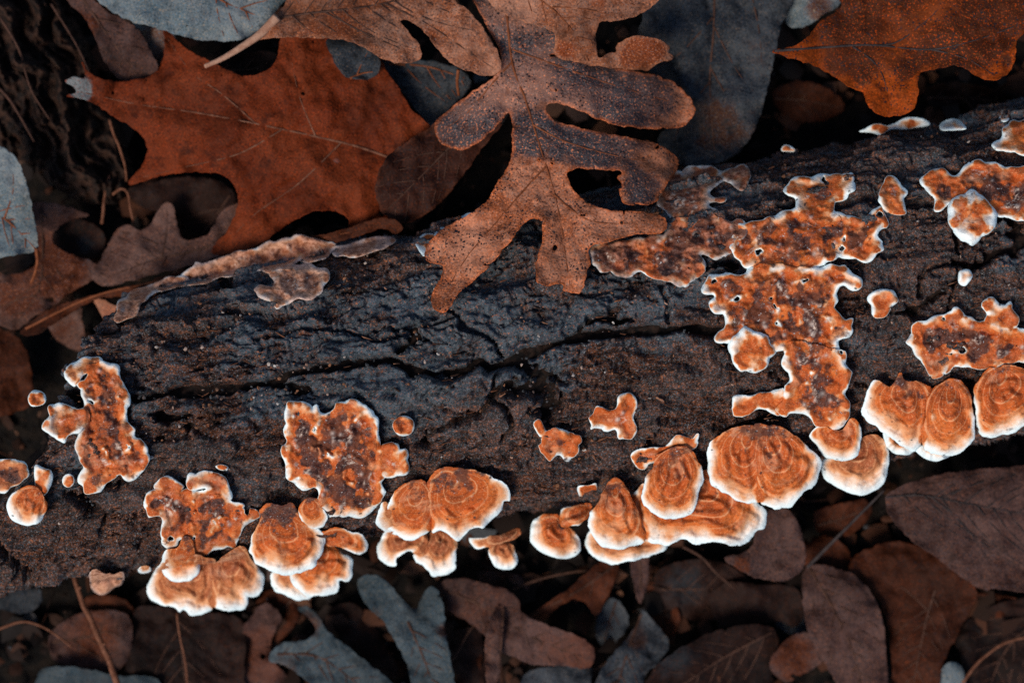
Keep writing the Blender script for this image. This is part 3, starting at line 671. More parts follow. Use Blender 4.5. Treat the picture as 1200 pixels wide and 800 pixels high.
fungus('bracket_fungus', 'crowded orange cluster with frilly white lower edge, bottom centre right', [
 B([(688,612),(692,602),(700,590),(708,572),(718,560),(732,565),(740,580),(748,600),(753,615),(757,632),(740,640),(725,643),(710,641),(698,633),(690,622)], (720,566), mw=9, zt=206, droop=30, grime=.45),
 B([(738,590),(745,575),(770,560),(830,550),(870,565),(890,590),(899,603),(895,618),(885,622),(880,632),(868,640),(855,639),(845,635),(835,634),(822,637),(812,638),(803,633),(790,637),(780,640),(768,636),(756,632),(746,622)], (805,552), mw=9, zt=196, droop=26, grime=.25),
 B([(686,635),(690,622),(700,620),(720,630),(745,630),(770,632),(782,640),(770,648),(755,653),(735,659),(715,660),(700,655),(690,647)], (735,605), mw=6, zt=158, droop=16, grime=0, dull=True)])
fungus('bracket_fungus', 'egg shaped orange bracket with thick white rim on top of the crowded cluster', [
 K([(738,535),(742,528),(755,525),(775,520),(790,513),(810,512),(818,508),(814,522),(800,532),(775,538),(762,544),(750,548),(741,543)], mw=3, grime=.6),
 B([(752,580),(755,565),(763,550),(770,535),(780,527),(795,522),(808,525),(816,537),(822,550),(825,563),(820,578),(815,595),(806,604),(792,608),(775,606),(762,598),(755,590)], (788,526), mw=6, zt=232, droop=26, grime=.5)])
fungus('bracket_fungus', 'largest banded orange bracket, below the foot of the ragged crust', [
 B([(829,535),(831,520),(845,508),(865,500),(885,498),(893,515),(896,540),(894,560),(893,585),(885,588),(875,590),(860,585),(850,578),(838,570),(831,558)], (880,500), mw=7, zt=234, droop=30, grime=.4),
 B([(884,500),(892,497),(915,500),(932,510),(945,520),(955,530),(963,540),(960,555),(955,570),(945,575),(937,582),(928,592),(915,596),(900,592),(890,588),(887,560),(886,530)], (900,503), mw=7, zt=237, droop=30, grime=.6)])
fungus('bracket_fungus', 'small orange shelf between the largest bracket and the grey round one', [B([(948,510),(960,500),(985,503),(997,490),(1008,498),(1011,510),(1008,525),(1000,537),(988,540),(970,536),(962,530),(954,520)], (985,492), mw=5, zt=236, droop=22, grime=.1, frill=.8)])
fungus('bracket_fungus', 'greyish round bracket right of the largest banded one', [B([(963,548),(968,535),(990,525),(1005,520),(1012,512),(1025,508),(1035,515),(1042,530),(1040,555),(1030,572),(1010,580),(990,575),(975,567),(965,560)], (1004,510), mw=9, zt=196, droop=22, grime=.1, frill=.6)], dull=True)
fungus('bracket_fungus', 'orange pair of banded brackets with thick white lower rim, right side', [
 B([(1009,485),(1013,470),(1018,455),(1024,446),(1035,448),(1042,452),(1050,442),(1055,437),(1060,445),(1075,447),(1092,455),(1089,480),(1087,500),(1080,520),(1070,528),(1055,522),(1042,512),(1030,502),(1018,495)], (1066,446), mw=9, zt=262, droop=34, grime=.6),
 B([(1085,470),(1092,455),(1105,447),(1120,443),(1130,450),(1138,465),(1141,485),(1142,505),(1138,520),(1128,530),(1115,535),(1100,533),(1085,527),(1080,515),(1083,490)], (1116,446), mw=8, zt=264, droop=32, grime=.25)])
fungus('bracket_fungus', 'thin grey sliver of bracket under the left of the orange pair', [B([(1034,506),(1050,514),(1072,526),(1060,533),(1048,530),(1040,522)], (1056,512), mw=8, zt=205, droop=8, grime=0, frill=.4)], dull=True)
fungus('bracket_fungus', 'thin grey sliver of bracket under the right of the orange pair', [B([(1072,524),(1100,522),(1114,533),(1105,538),(1095,540),(1082,536)], (1095,515), mw=8, zt=205, droop=8, grime=0, frill=.4)], dull=True)
fungus('bracket_fungus', 'orange bracket cut off by the right picture edge', [B([(1141,465),(1146,445),(1160,432),(1185,428),(1200,432),(1222,440),(1230,470),(1215,488),(1200,500),(1188,507),(1165,512),(1150,510),(1144,500),(1143,480)], (1172,432), mw=7, zt=266, droop=32, grime=.15)])
fungus('bracket_fungus', 'small blurred pale cap near the stick, lower left below the log', [B([(104,672),(112,667),(122,672),(135,672),(144,670),(143,682),(133,690),(120,696),(108,690)], (124,664), mw=2, zt=92, droop=12, grime=.3)], dull=True, age=.7)
fungus('bracket_fungus', 'tiny tan nub between the stick and the wide pale bracket', [B([(162,667),(166,663),(174,663),(177,668),(170,671),(164,671)], (170,660), mw=3, zt=120, droop=5, grime=0, frill=.3, pitch=1.2)], dull=True)

# ------------------------------------------------------------------ leaves
LM = {
 'rust': leaf_mat('leaf_rust', (.100,.0145,.0025), (.120,.0225,.006), (.17,.20,.21), .12),
 'tan': leaf_mat('leaf_tan', (.20,.060,.024), (.27,.135,.090), (.16,.034,.009), .5, rim=(.25,.10,.055)),
 'oak': leaf_mat('leaf_oak', (.29,.080,.030), (.38,.165,.100), (.046,.047,.056), 1.0, rim=(.36,.080,.018), grain=1.35),
 'oakdark': leaf_mat('leaf_oak_dark', (.020,.0055,.003), (.034,.011,.007), (.012,.005,.004), .5, rim=(.065,.020,.010)),  # much darker brown version of the oak colours
 'blue': leaf_mat('leaf_blue_grey', (.075,.110,.130), (.135,.155,.165), (.12,.045,.025), .15, .2),
 'blueshade': leaf_mat('leaf_blue_shaded', (.028,.046,.058), (.052,.070,.082), (.06,.024,.014), .2, .15),  # blue leaf darkened for the low litter, its shade painted in
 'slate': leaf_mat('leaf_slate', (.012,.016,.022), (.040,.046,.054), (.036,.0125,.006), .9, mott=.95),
 'grey': leaf_mat('leaf_grey_brown', (.044,.0195,.0155), (.070,.038,.033), (.072,.018,.006), .6),
 'pink': leaf_mat('leaf_pinkish', (.066,.027,.019), (.105,.058,.048), (.068,.016,.005), .3),
 'orange': leaf_mat('leaf_orange', (.20,.032,.002), (.25,.045,.004), (.050,.0135,.0055), .9),
 'brown': leaf_mat('leaf_brown', (.034,.0085,.003), (.060,.0165,.007), (.012,.006,.005), .4),
 'dark': leaf_mat('leaf_dark', (.0075,.0036,.003), (.019,.0080,.0058), (.015,.017,.021), .4),  # lowered to near black, painting in the shade of gaps and low litter
}
LG = 'dead leaves around the log'
_ls = [900]
def leaf(name, label, mat, poly, ctrl, veins=(), blots=(), wave=4.0, stalk=None, pitch=2.6, vm=MVEIND, curl=11, thick=1.0, frill=1.6, hole=.98):
    _ls[0] += 11; sd = _ls[0]
    f = tps(ctrl)
    def zz(x, y): return f(x, y)+1.9*wave*(fbm(np.asarray(x, float)/70, np.asarray(y, float)/70, 3, sd))
    xy, d, quads, tri, rim = fill(poly, pitch, frill, 9, sd, 0, hole)
    x, y = xy[:,0], xy[:,1]
    z = zz(x, y)+curl*fbm(x/34, y/34, 2, sd+1)*np.exp(-d/14)+1.5*np.abs(fbm(x/22, y/22, 3, sd+5))
    if veins:
        P = resample(veins[0], 6, closed=False); dm = seg_dist(x, y, P, False); z = z-3.2*np.exp(-dm/9)
        ax = P[-1]-P[0]; ax = ax/np.linalg.norm(ax); al = x*ax[0]+y*ax[1]
        z = z+.42*np.sin((al-.8*dm)/21*6.283+5*pnoise(x/60, y/60, sd))*sstep(3, 14, dm)*sstep(0, 12, d)*(1+1.2*pnoise(x/45, y/45, sd+3))
        for vv in veins[1:]:
            P = resample(vv, 6, closed=False); dm = seg_dist(x, y, P, False); z = z-1.8*np.exp(-dm/6)
    def f_top(qx, qy):                                             # nearest blade height
        r = np.empty(len(qx))
        for n_, (a, b) in enumerate(zip(qx, qy)): r[n_] = z[np.argmin((x-a)**2+(y-b)**2)]
        return r if len(r) < 5 else np.convolve(np.r_[r[0], r[0], r, r[-1], r[-1]], np.ones(5)/5, 'valid')
    bl = np.zeros(len(x))
    for bx, by, r, a in blots: bl += a*np.exp(-((x-bx)**2+(y-by)**2)/(r*r))
    V, P = sheet(xy, z, z-thick, quads, tri, rim)
    cx, cy = np.mean(np.asarray(poly, float), 0); cz = float(z.mean()); X, Y = place(cx, cy, cz)
    root = thing(name, label, 'leaf', (float(X), float(Y), cz), LG)
    mesh_obj('blade', V, P, LM[mat], root, {'blot': np.tile(bl, 2), 'edge': np.tile(d, 2)})
    veins = list(veins); nh = len(veins)
    if veins and len(veins) < 4:                                   # branch the midrib
        mp = resample(veins[0], 3, closed=False); L = np.cumsum(np.r_[0, np.linalg.norm(np.diff(mp, axis=0), axis=1)]); rv = np.random.default_rng(sd)
        for q in np.arange(14, L[-1]-8, 21.0):
            for sg in (-1, 1):
                i = min(len(mp)-2, int(np.searchsorted(L, q+rv.uniform(-4, 4)+5*sg))); t = mp[i+1]-mp[i]; t = t/np.linalg.norm(t); a = sg*rv.uniform(.75, .95); pts = [mp[i]]
                for st in range(40):
                    a *= .975; c, s_ = math.cos(a), math.sin(a); nx = pts[-1]+3*np.array([t[0]*c-t[1]*s_, t[0]*s_+t[1]*c])
                    q2 = (x-nx[0])**2+(y-nx[1])**2; kk = int(q2.argmin())
                    if q2[kk] > pitch*pitch*2 or d[kk] < 4: break
                    pts.append(nx)
                if len(pts) > 4: veins.append(pts[::3]+[pts[-1]])
    for k, vv in enumerate(veins):
        p = resample(vv, 4, closed=False); vz = f_top(p[:,0], p[:,1])+(.45 if k == 0 else .3)
        X, Y = place(p[:,0], p[:,1], vz); r = np.linspace(1.7 if k == 0 else (1.25 if k < nh else .9), .5 if k == 0 else .25, len(p)); vz = vz-np.linspace(0, .45, len(p))
        Vt, Pt = tube(np.stack([X, Y, vz], 1), r, 8, .8); mesh_obj('midrib' if k == 0 else 'side_vein', Vt, Pt, vm, root)
    if stalk:
        p = resample(stalk['p'], 4, closed=False); X, Y = place(p[:,0], p[:,1], p[:,2])
        Vt, Pt = tube(np.stack([X, Y, p[:,2]], 1), np.linspace(stalk['r'][0], stalk['r'][1], len(p)), 10)
        mesh_obj('stalk', Vt, Pt, stalk.get('m', vm), root)
    return root

leaf('oak_leaf', 'speckled tan oak leaf with rounded lobes resting on the top of the log', 'oak',
 [(545,-25),(560,10),(572,35),(584,55),(588,75),(578,90),(555,107),(530,125),(508,148),(520,170),(545,175),(570,160),(585,145),(597,131),(600,150),(600,175),(595,195),(583,213),(572,232),(558,246),(540,256),(520,268),(503,283),(497,298),(505,309),(517,311),(520,318),(514,330),(507,342),(505,356),(512,365),(521,366),(529,358),(537,344),(553,331),(575,310),(598,283),(612,264),(624,257),(635,259),(636,272),(632,292),(628,312),(628,327),(634,334),(647,334),(658,333),(661,340),(671,344),(680,342),(686,330),(688,316),(692,310),(690,296),(695,288),(715,283),(742,276),(765,275),(778,272),(781,262),(779,254),(771,252),(757,248),(740,247),(715,246),(695,240),(680,231),(669,216),(665,203),(675,198),(700,199),(722,200),(729,203),(723,208),(729,214),(726,224),(731,238),(748,240),(767,238),(780,218),(793,200),(795,190),(788,180),(768,168),(740,162),(705,155),(680,150),(655,143),(641,131),(642,122),(655,122),(675,128),(700,140),(725,147),(755,151),(790,150),(808,143),(815,130),(812,119),(800,105),(785,94),(760,86),(725,80),(690,68),(660,48),(645,20),(640,-25)],
 [(520,355,290),(650,335,291),(770,262,268),(600,250,262),(625,190,240),(600,130,218),(590,0,192),(805,130,180),(785,190,222),(510,160,196),(505,300,252),(670,205,246)],
 [[(592,-10),(598,60),(605,90),(615,115),(626,150),(637,185),(648,220),(658,265),(664,310),(668,335)],[(601,72),(577,98),(548,132),(520,152)],[(600,58),(650,76),(720,100),(795,122)],[(624,146),(660,165),(710,180),(770,192)],[(640,195),(612,225),(582,260),(548,300),(520,345)],[(649,228),(690,258),(740,262)]],
 [(600,30,90,1.6),(640,85,65,1.3),(710,100,65,1.3),(545,125,55,1.3),(760,110,45,.35),(610,120,45,.9),(700,170,35,.6),(750,220,30,.8),(640,160,30,.3)], wave=3, vm=MVEIN, pitch=2.2)
leaf('oak_leaf', 'dark brown lobe of an oak leaf, over the rust coloured leaf', 'oakdark',
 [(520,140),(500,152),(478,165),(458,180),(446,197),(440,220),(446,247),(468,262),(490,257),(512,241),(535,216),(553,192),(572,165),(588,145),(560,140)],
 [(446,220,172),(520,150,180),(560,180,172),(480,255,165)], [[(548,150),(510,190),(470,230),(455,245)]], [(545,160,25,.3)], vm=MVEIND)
leaf('red_oak_leaf', 'large rust coloured leaf with bristle pointed lobes, upper left', 'rust',
 [(76,95),(88,90),(100,92),(96,72),(104,84),(118,92),(140,95),(165,92),(182,85),(191,68),(192,48),(190,22),(198,38),(212,52),(228,63),(246,72),(262,80),(283,88),(303,87),(318,78),(326,62),(329,45),(335,28),(440,28),(447,70),(468,105),(485,130),(505,150),(520,180),(500,220),(470,245),(440,264),(412,270),(408,256),(390,247),(368,248),(345,258),(325,272),(308,285),(280,296),(247,297),(262,275),(274,255),(279,232),(270,212),(252,203),(225,202),(190,206),(150,217),(165,196),(172,178),(168,162),(152,148),(130,135),(108,120),(92,116),(78,112),(90,109),(86,102)],
 [(100,100,150),(300,150,172),(190,30,142),(450,90,158),(500,200,150),(160,210,128),(260,290,136),(400,260,150),(260,110,168)],
 [[(470,190),(420,172),(370,160),(300,145),(230,132),(160,122),(95,108)],[(300,145),(260,110),(225,85),(196,45)],[(370,160),(350,110),(340,60)],[(330,152),(280,180),(220,195),(165,208)],[(400,167),(350,215),(300,250),(265,285)]],
 [(92,100,15,1.2),(395,188,9,.35),(98,112,8,.8)], wave=6, vm=MVEINR, curl=9)
leaf('oak_leaf', 'pale tan lobed leaf at the top edge with a long stalk pointing left', 'tan',
 [(299,47),(312,36),(325,18),(338,-5),(345,-40),(530,-40),(532,-5),(548,12),(560,25),(574,45),(584,62),(588,78),(583,86),(570,89),(550,84),(530,75),(515,61),(502,43),(488,29),(474,23),(469,26),(477,35),(486,46),(493,57),(494,67),(485,73),(466,74),(446,68),(426,56),(405,48),(370,45),(330,44)],
 [(300,45,196),(400,40,214),(480,70,216),(580,85,214),(430,-20,200),(550,20,212)],
 [[(322,22),(370,15),(430,8),(500,-8),(528,-20)],[(380,14),(420,35),(480,62)],[(450,4),(500,28),(545,58),(578,80)]], [(500,45,14,.9),(400,30,35,.6),(345,40,30,.5),(560,70,22,.4)], wave=4,
 stalk=dict(p=[(240,78,186),(262,68,190),(285,54,195),(305,40,200),(325,20,206)], r=(2.6,6), m=plain_mat('stalk_pale', (.26,.13,.085), (.34,.20,.14), 9)))
leaf('oak_leaf', 'orange tan leaf at the top centre with a curled torn tip', 'tan',
 [(555,-35),(575,5),(600,21),(625,29),(648,38),(650,50),(649,60),(655,68),(675,73),(700,78),(730,81),(758,83),(766,78),(772,74),(783,72),(790,66),(784,62),(785,55),(775,47),(758,43),(742,43),(728,48),(722,56),(722,61),(712,63),(701,68),(699,50),(700,32),(706,25),(725,25),(745,19),(765,8),(774,-5),(775,-35)],
 [(580,-10,218),(650,20,222),(655,65,210),(760,80,200),(770,-5,218),(770,50,222),(720,70,203)], [[(600,-20),(640,5),(670,35),(690,72)]], [(760,55,24,1.0),(660,60,20,.8),(740,72,22,.6),(700,5,30,.5)], vm=MVEIN)
leaf('bare_leaf', 'mottled slate grey leaf standing behind the oak leaf, top right of centre', 'slate',
 [(772,-25),(752,25),(745,60),(770,90),(800,105),(790,140),(770,165),(790,190),(822,197),(852,186),(875,168),(888,145),(898,110),(906,75),(914,35),(924,-25)],
 [(780,0,120),(910,0,140),(830,190,150),(880,150,142),(770,150,120),(850,90,135)], [[(838,-20),(836,40),(832,100),(838,185)],[(836,30),(862,80),(885,110)],[(833,80),(860,130),(868,165)],[(836,20),(800,60),(770,80)],[(833,95),(805,130),(790,165)],[(880,-10),(890,40),(893,90)]], [(845,150,50,.7),(890,60,30,.4)], wave=8, vm=MVEIND)
leaf('orange_leaf', 'glowing orange lobed leaf in the upper right corner', 'orange',
 [(905,60),(930,54),(948,42),(960,25),(985,10),(1000,-25),(1235,-25),(1235,45),(1203,38),(1192,50),(1190,70),(1183,85),(1168,94),(1150,92),(1135,83),(1120,77),(1105,80),(1090,82),(1077,88),(1076,110),(1073,125),(1060,134),(1045,137),(1030,134),(1018,125),(1010,108),(995,102),(980,92),(960,80),(940,72),(922,67)],
 [(915,62,215),(1045,130,224),(1165,90,232),(1100,40,222),(1000,10,205),(1210,0,228),(1100,80,226)],
 [[(908,60),(960,56),(1020,53),(1090,58),(1150,45),(1230,15)],[(1020,53),(1050,50),(1085,25),(1105,5)],[(1000,55),(1030,80),(1045,125)],[(1090,58),(1130,68),(1165,88)]],
 [(1000,25,55,1.0),(1060,30,50,.9),(1120,20,55,1.0),(1180,15,40,.8),(1140,60,26,.6),(1030,60,24,.5),(980,75,14,.6),(1010,92,10,.7),(1175,50,8,.9),(1180,72,6,.9),(1060,88,8,.8),(1130,40,20,.5)], vm=MVEINK, wave=4)  # upper blots darken the leaf, painting its lower edge as the lit side
leaf('bare_leaf', 'blue grey leaf fragment behind the tip of the glowing orange leaf', 'blue', [(915,-20),(918,10),(925,32),(945,30),(965,18),(985,5),(990,-20)], [(920,0,120),(980,0,130),(930,30,118)], (), [(960,10,20,.8)])
leaf('smooth_leaf', 'smooth pale blue leaf at the top left edge', 'blue', [(100,-25),(112,-2),(125,9),(150,24),(180,33),(205,40),(235,47),(275,48),(300,38),(318,20),(330,-25)], [(120,0,150),(240,45,168),(310,0,165),(200,-10,170)], [[(235,-20),(262,2),(300,18)]], [(230,30,30,.2)], vm=MVEIN, wave=4)
leaf('grey_leaf', 'narrow brownish grey leaf left of the smooth pale blue one', 'grey', [(66,-15),(82,5),(100,22),(112,48),(124,75),(138,92),(155,96),(180,88),(186,78),(176,58),(165,38),(150,26),(125,12),(108,-2),(98,-18)], [(80,0,125),(140,90,132),(180,80,138),(140,30,142)], [[(95,-5),(125,40),(160,88)]], [(100,30,25,.8)], wave=5)
leaf('grey_leaf', 'small blue sliver of leaf under the bristle tip of the rust leaf', 'blue', [(155,28),(175,32),(205,40),(200,58),(192,76),(186,84),(172,55)], [(160,35,118),(200,50,122),(185,80,118)], (), [(180,60,30,1.2)])
leaf('smooth_leaf', 'pale blue leaf half cut off by the left picture edge', 'blue', [(-25,160),(0,171),(18,184),(30,210),(38,245),(44,290),(20,298),(0,302),(-25,305)], [(-10,180,150),(35,240,155),(40,290,148),(-10,295,140)], [[(-20,244),(5,256),(25,274),(42,292)],[(5,256),(15,225),(15,200)]], (), vm=MVEIN,
 stalk=dict(p=[(42,291,147),(44,305,138),(41,320,128),(36,332,118)], r=(2.2,1.6)))
leaf('pink_grey_leaf', 'pinkish grey leaf with pointed lobes seen below the rust coloured leaf', 'pink', [(108,326),(120,300),(130,280),(140,266),(150,263),(165,270),(178,260),(190,240),(200,238),(208,262),(215,280),(240,276),(252,262),(264,244),(290,238),(300,262),(290,292),(262,300),(220,312),(180,322),(150,330),(125,336)], [(110,325,95),(195,240,92),(150,265,86),(280,260,110),(220,305,116)], [[(285,270),(240,290),(180,305),(125,325)],[(190,302),(196,265),(195,244)]], [(190,310,20,.5)], wave=4)
leaf('brown_leaf', 'dull brown leaf with holes between the pale blue and pinkish leaves', 'pink', [(34,240),(62,238),(85,244),(104,252),(84,258),(66,268),(62,284),(78,296),(102,304),(116,312),(108,328),(84,342),(62,358),(42,370),(20,386),(0,382),(-25,372),(-25,318),(10,322),(40,310),(38,275)], [(40,240,80),(100,305,88),(30,380,95),(-15,340,84)], [[(48,245),(50,290),(45,340),(20,378)]], [(60,300,40,.9),(20,350,30,.9),(80,330,25,.6)], wave=6, vm=MVEIND)
leaf('rolled_leaf', 'thin rolled brown leaf lying along the upper left edge of the log', 'brown', [(24,388),(50,366),(85,352),(150,336),(200,321),(270,300),(340,283),(405,268),(432,258),(455,256),(472,264),(466,274),(448,268),(425,276),(395,283),(330,297),(270,313),(200,332),(145,347),(112,351),(75,372),(42,392)], [(30,385,92),(120,345,118),(250,308,142),(340,290,160),(440,264,178),(468,266,182)], [[(30,385),(110,347),(200,326),(330,290),(410,272)]], [(200,325,40,.2)], wave=3, vm=MVEIN)
leaf('brown_leaf', 'blurred orange brown leaf at the left edge beside the log end', 'brown', [(-25,385),(8,388),(26,402),(36,430),(38,462),(28,480),(-25,482)], [(0,400,62),(30,460,58),(-20,470,66)], (), (), wave=6)
leaf('brown_leaf', 'small brown leaf in the gap above the broken log end', 'pink', [(52,372),(70,360),(92,352),(96,372),(100,398),(92,412),(72,402),(60,390)], [(60,375,52),(95,380,58),(90,410,50)], (), [(75,385,20,.6)])
leaf('leaf_scrap', 'pointed tan leaf scrap tucked beside the upper left corner of the log', 'tan', [(110,350),(128,354),(142,362),(146,376),(140,388),(130,384),(118,368)], [(112,352,92),(140,385,108),(142,362,110)], (), [(130,365,20,.7)])
leaf('grey_leaf', 'bluish leaf patch between the rust leaf and the speckled oak leaf', 'slate', [(440,66),(470,70),(510,72),(540,82),(552,100),(530,124),(506,150),(488,130),(468,104),(450,82)], [(450,70,132),(540,85,135),(505,148,140)], [[(455,75),(500,78),(545,92)]], [(480,95,25,-.3)], vm=MVEIN)
leaf('grey_leaf', 'small dusky leaf patch lying on the rust leaf under the pale lobe', 'slate', [(382,46),(415,48),(440,62),(446,78),(438,90),(420,94),(402,88),(390,68)], [(390,50,178),(440,70,176),(415,92,176)], [[(410,92),(425,86),(440,84)]], (), vm=MVEIN)
# litter below the log, leaf colours darkened to deepen its shade
leaf('forked_leaf', 'blue grey leaf with a forked tip, bottom left of centre', 'blueshade', [(418,685),(422,676),(435,672),(448,676),(460,688),(475,705),(487,713),(492,705),(498,692),(505,687),(514,692),(520,710),(522,740),(528,770),(534,835),(492,835),(478,780),(462,750),(450,728),(435,715),(424,700)], [(425,680,72),(505,690,75),(490,740,84),(510,830,78),(470,770,72)], [[(478,728),(490,755),(500,780),(514,825)]], [(520,740,14,.6),(440,715,12,.5)], wave=4)
leaf('grey_leaf', 'blue grey pointed leaf left of the forked one', 'blueshade', [(314,772),(330,753),(358,749),(370,737),(356,718),(348,712),(360,710),(374,722),(384,738),(405,755),(430,775),(460,800),(476,835),(400,835),(362,800),(336,780)], [(316,770,54),(360,712,50),(400,760,66),(450,830,58),(380,830,54)], [[(325,766),(375,770),(430,810)]], [(330,785,22,.7),(360,730,16,1.0)], wave=4)
leaf('folded_leaf', 'folded tan brown leaf lying crosswise, bottom centre', 'grey', [(512,692),(522,679),(545,677),(570,684),(590,689),(601,695),(608,705),(610,716),(622,723),(650,735),(672,742),(690,752),(698,765),(695,778),(684,783),(660,779),(630,779),(600,769),(582,760),(565,742),(548,728),(528,716)], [(520,690,58),(600,700,74),(690,770,76),(590,750,62),(640,750,82)], [[(525,692),(570,712),(620,745),(685,770)]], [(690,765,30,1.0),(560,700,40,.5),(640,760,30,.5)], wave=5)
leaf('folded_leaf', 'narrow upright strip of folded tan leaf in front of the crosswise one', 'pink', [(574,835),(570,800),(568,770),(570,745),(578,716),(587,707),(592,716),(590,738),(587,765),(584,835)], [(572,800,92),(588,712,82),(586,800,88)], [[(590,712),(587,760),(580,830)]], (), vm=MVEIND)
leaf('brown_leaf', 'dark orange brown leaf in shadow below the round ringed disc', 'brown', [(612,728),(640,706),(665,690),(690,668),(712,652),(726,662),(716,690),(699,720),(688,708),(672,702),(650,714),(632,732)], [(615,725,52),(715,655,44),(698,718,42),(660,700,56)], [[(722,660),(680,690),(620,722)]], (), vm=MVEIND)
leaf('leaf_scrap', 'narrow grey leaf tip pointing down below the crowded cluster', 'grey', [(738,650),(748,644),(759,648),(760,680),(751,707),(744,692)], [(745,652,60),(752,700,46),(758,660,58)], [[(750,648),(751,704)]], ())
leaf('slate_leaf', 'purplish slate leaf leaning right, bottom centre right', 'slate', [(695,835),(700,795),(715,770),(735,747),(746,732),(754,714),(768,730),(784,752),(772,776),(756,792),(746,835)], [(698,830,58),(752,718,44),(780,755,50),(730,790,64)], [[(752,718),(735,765),(715,830)]], [(745,745,20,.8)], wave=4)
leaf('slate_leaf', 'blue slate leaf under the end of the folded tan leaf', 'slate', [(610,835),(613,792),(638,781),(668,779),(694,780),(692,805),(694,835)], [(615,800,44),(690,790,48),(650,835,46)], (), ())
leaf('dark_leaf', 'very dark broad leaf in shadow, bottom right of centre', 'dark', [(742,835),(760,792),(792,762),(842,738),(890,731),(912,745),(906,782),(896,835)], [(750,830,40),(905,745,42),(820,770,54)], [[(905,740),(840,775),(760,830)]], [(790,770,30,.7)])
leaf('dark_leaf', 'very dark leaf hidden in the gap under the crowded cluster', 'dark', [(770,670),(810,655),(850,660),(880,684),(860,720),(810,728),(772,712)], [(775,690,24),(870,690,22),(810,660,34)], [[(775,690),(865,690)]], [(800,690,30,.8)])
leaf('round_leaf', 'round grey leaf just below the largest banded bracket', 'grey', [(849,653),(868,648),(882,638),(888,612),(902,598),(918,594),(932,606),(942,630),(944,655),(936,672),(916,680),(890,678),(866,668)], [(850,652,100),(910,596,104),(940,650,92),(890,676,96)], (), [(915,625,30,-.2),(870,662,14,.8)], wave=4)
leaf('long_leaf', 'long mottled grey leaf on a dark curved stalk, lower right', 'grey', [(942,668),(955,660),(975,664),(1000,672),(1018,690),(1030,710),(1037,740),(1040,790),(1044,835),(996,835),(980,800),(962,770),(948,745),(942,715),(940,690)], [(945,665,66),(1020,695,70),(965,770,62),(1030,820,60),(990,740,80)], [[(948,664),(975,710),(1000,765),(1015,825)]], [(960,700,26,-.3),(990,720,30,.3)], wave=4, vm=MVEIND,
 stalk=dict(p=[(946,664,68),(965,645,74),(985,625,82),(1005,605,92),(1022,588,104),(1036,574,116)], r=(2.6,1.5), m=MVEINK))
leaf('broad_leaf', 'broad dusky pinkish leaf at the right edge below the log', 'grey', [(1038,582),(1052,571),(1080,561),(1130,551),(1200,545),(1238,542),(1238,694),(1200,694),(1175,690),(1150,690),(1125,675),(1100,655),(1075,638),(1055,620),(1041,602)], [(1040,585,112),(1200,550,98),(1200,690,108),(1110,600,118),(1100,650,110)], [[(1038,582),(1080,580),(1130,589),(1190,600),(1235,606)],[(1090,581),(1130,615),(1160,660)],[(1100,583),(1150,565),(1200,556)]], [(1180,630,18,.5),(1070,590,20,.3)], wave=4, vm=MVEINK)
leaf('brown_leaf', 'orange brown leaf under the broad dusky one, lower right', 'brown', [(994,666),(1010,646),(1050,634),(1100,650),(1144,690),(1136,716),(1121,746),(1106,776),(1092,835),(1042,835),(1046,790),(1041,740),(1030,705),(1012,690)], [(1000,660,48),(1140,695,60),(1060,640,50),(1060,820,44),(1100,780,56)], [[(1096,690),(1086,725),(1078,762),(1066,825)],[(1088,715),(1060,690),(1035,680)]], [(1020,670,20,.3)], wave=4, vm=MVEIND)
leaf('brown_leaf', 'small blunt brown leaf between the dark leaf and the long mottled one', 'grey', [(902,780),(913,757),(934,741),(955,744),(968,760),(962,776),(940,791),(920,799)], [(905,775,44),(960,760,50),(930,790,44)], (), [(930,770,30,.9)])
leaf('brown_leaf', 'brown leaf peeping out behind the dark curved stalk', 'brown', [(938,640),(952,629),(978,630),(996,648),(994,672),(950,668)], [(945,640,40),(990,655,44),(960,665,42)], (), ())
leaf('leaf_scrap', 'bright pale blue leaf scrap at the bottom edge, lower right', 'blue', [(1098,795),(1104,782),(1116,775),(1126,780),(1131,796),(1130,830),(1102,830)], [(1100,795,50),(1125,785,54),(1115,825,48)], (), ())
leaf('dark_leaf', 'dark brown leaf in the bottom right corner', 'dark', [(1120,745),(1150,715),(1190,702),(1238,705),(1238,835),(1140,835),(1132,790)], [(1130,760,28),(1220,720,34),(1200,830,26)], [[(1230,715),(1180,760),(1150,830)]], ())
leaf('slate_leaf', 'blue slate leaf along the bottom edge beside the stick', 'blueshade', [(46,788),(70,780),(105,784),(140,791),(184,795),(186,835),(46,835)], [(50,790,42),(110,785,50),(180,798,44)], (), [(110,800,40,.4)])
leaf('slate_leaf', 'dim slate leaf at the left edge under the pale bracket', 'slate', [(-25,604),(0,612),(20,626),(27,652),(26,684),(46,690),(49,706),(30,718),(0,714),(-25,712)], [(0,615,56),(22,660,60),(40,700,52),(-15,700,50)], (), [(0,660,25,.6)])
leaf('brown_leaf', 'dull brown leaf behind the slanting stick', 'grey', [(58,744),(80,724),(110,714),(150,720),(154,760),(136,786),(96,784),(62,772)], [(62,750,32),(145,725,38),(110,780,34)], [[(62,752),(105,745),(150,730)]], [(110,745,40,.8)])
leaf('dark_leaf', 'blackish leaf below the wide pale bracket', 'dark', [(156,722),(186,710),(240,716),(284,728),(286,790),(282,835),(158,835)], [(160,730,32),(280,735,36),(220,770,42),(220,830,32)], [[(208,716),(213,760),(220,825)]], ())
leaf('brown_leaf', 'brown leaf between the blackish leaf and the blue grey pointed one', 'grey', [(284,745),(296,720),(312,706),(330,722),(318,750),(322,775),(345,800),(348,835),(288,835)], [(290,750,30),(325,720,28),(320,825,32)], (), [(310,770,40,1.0)])
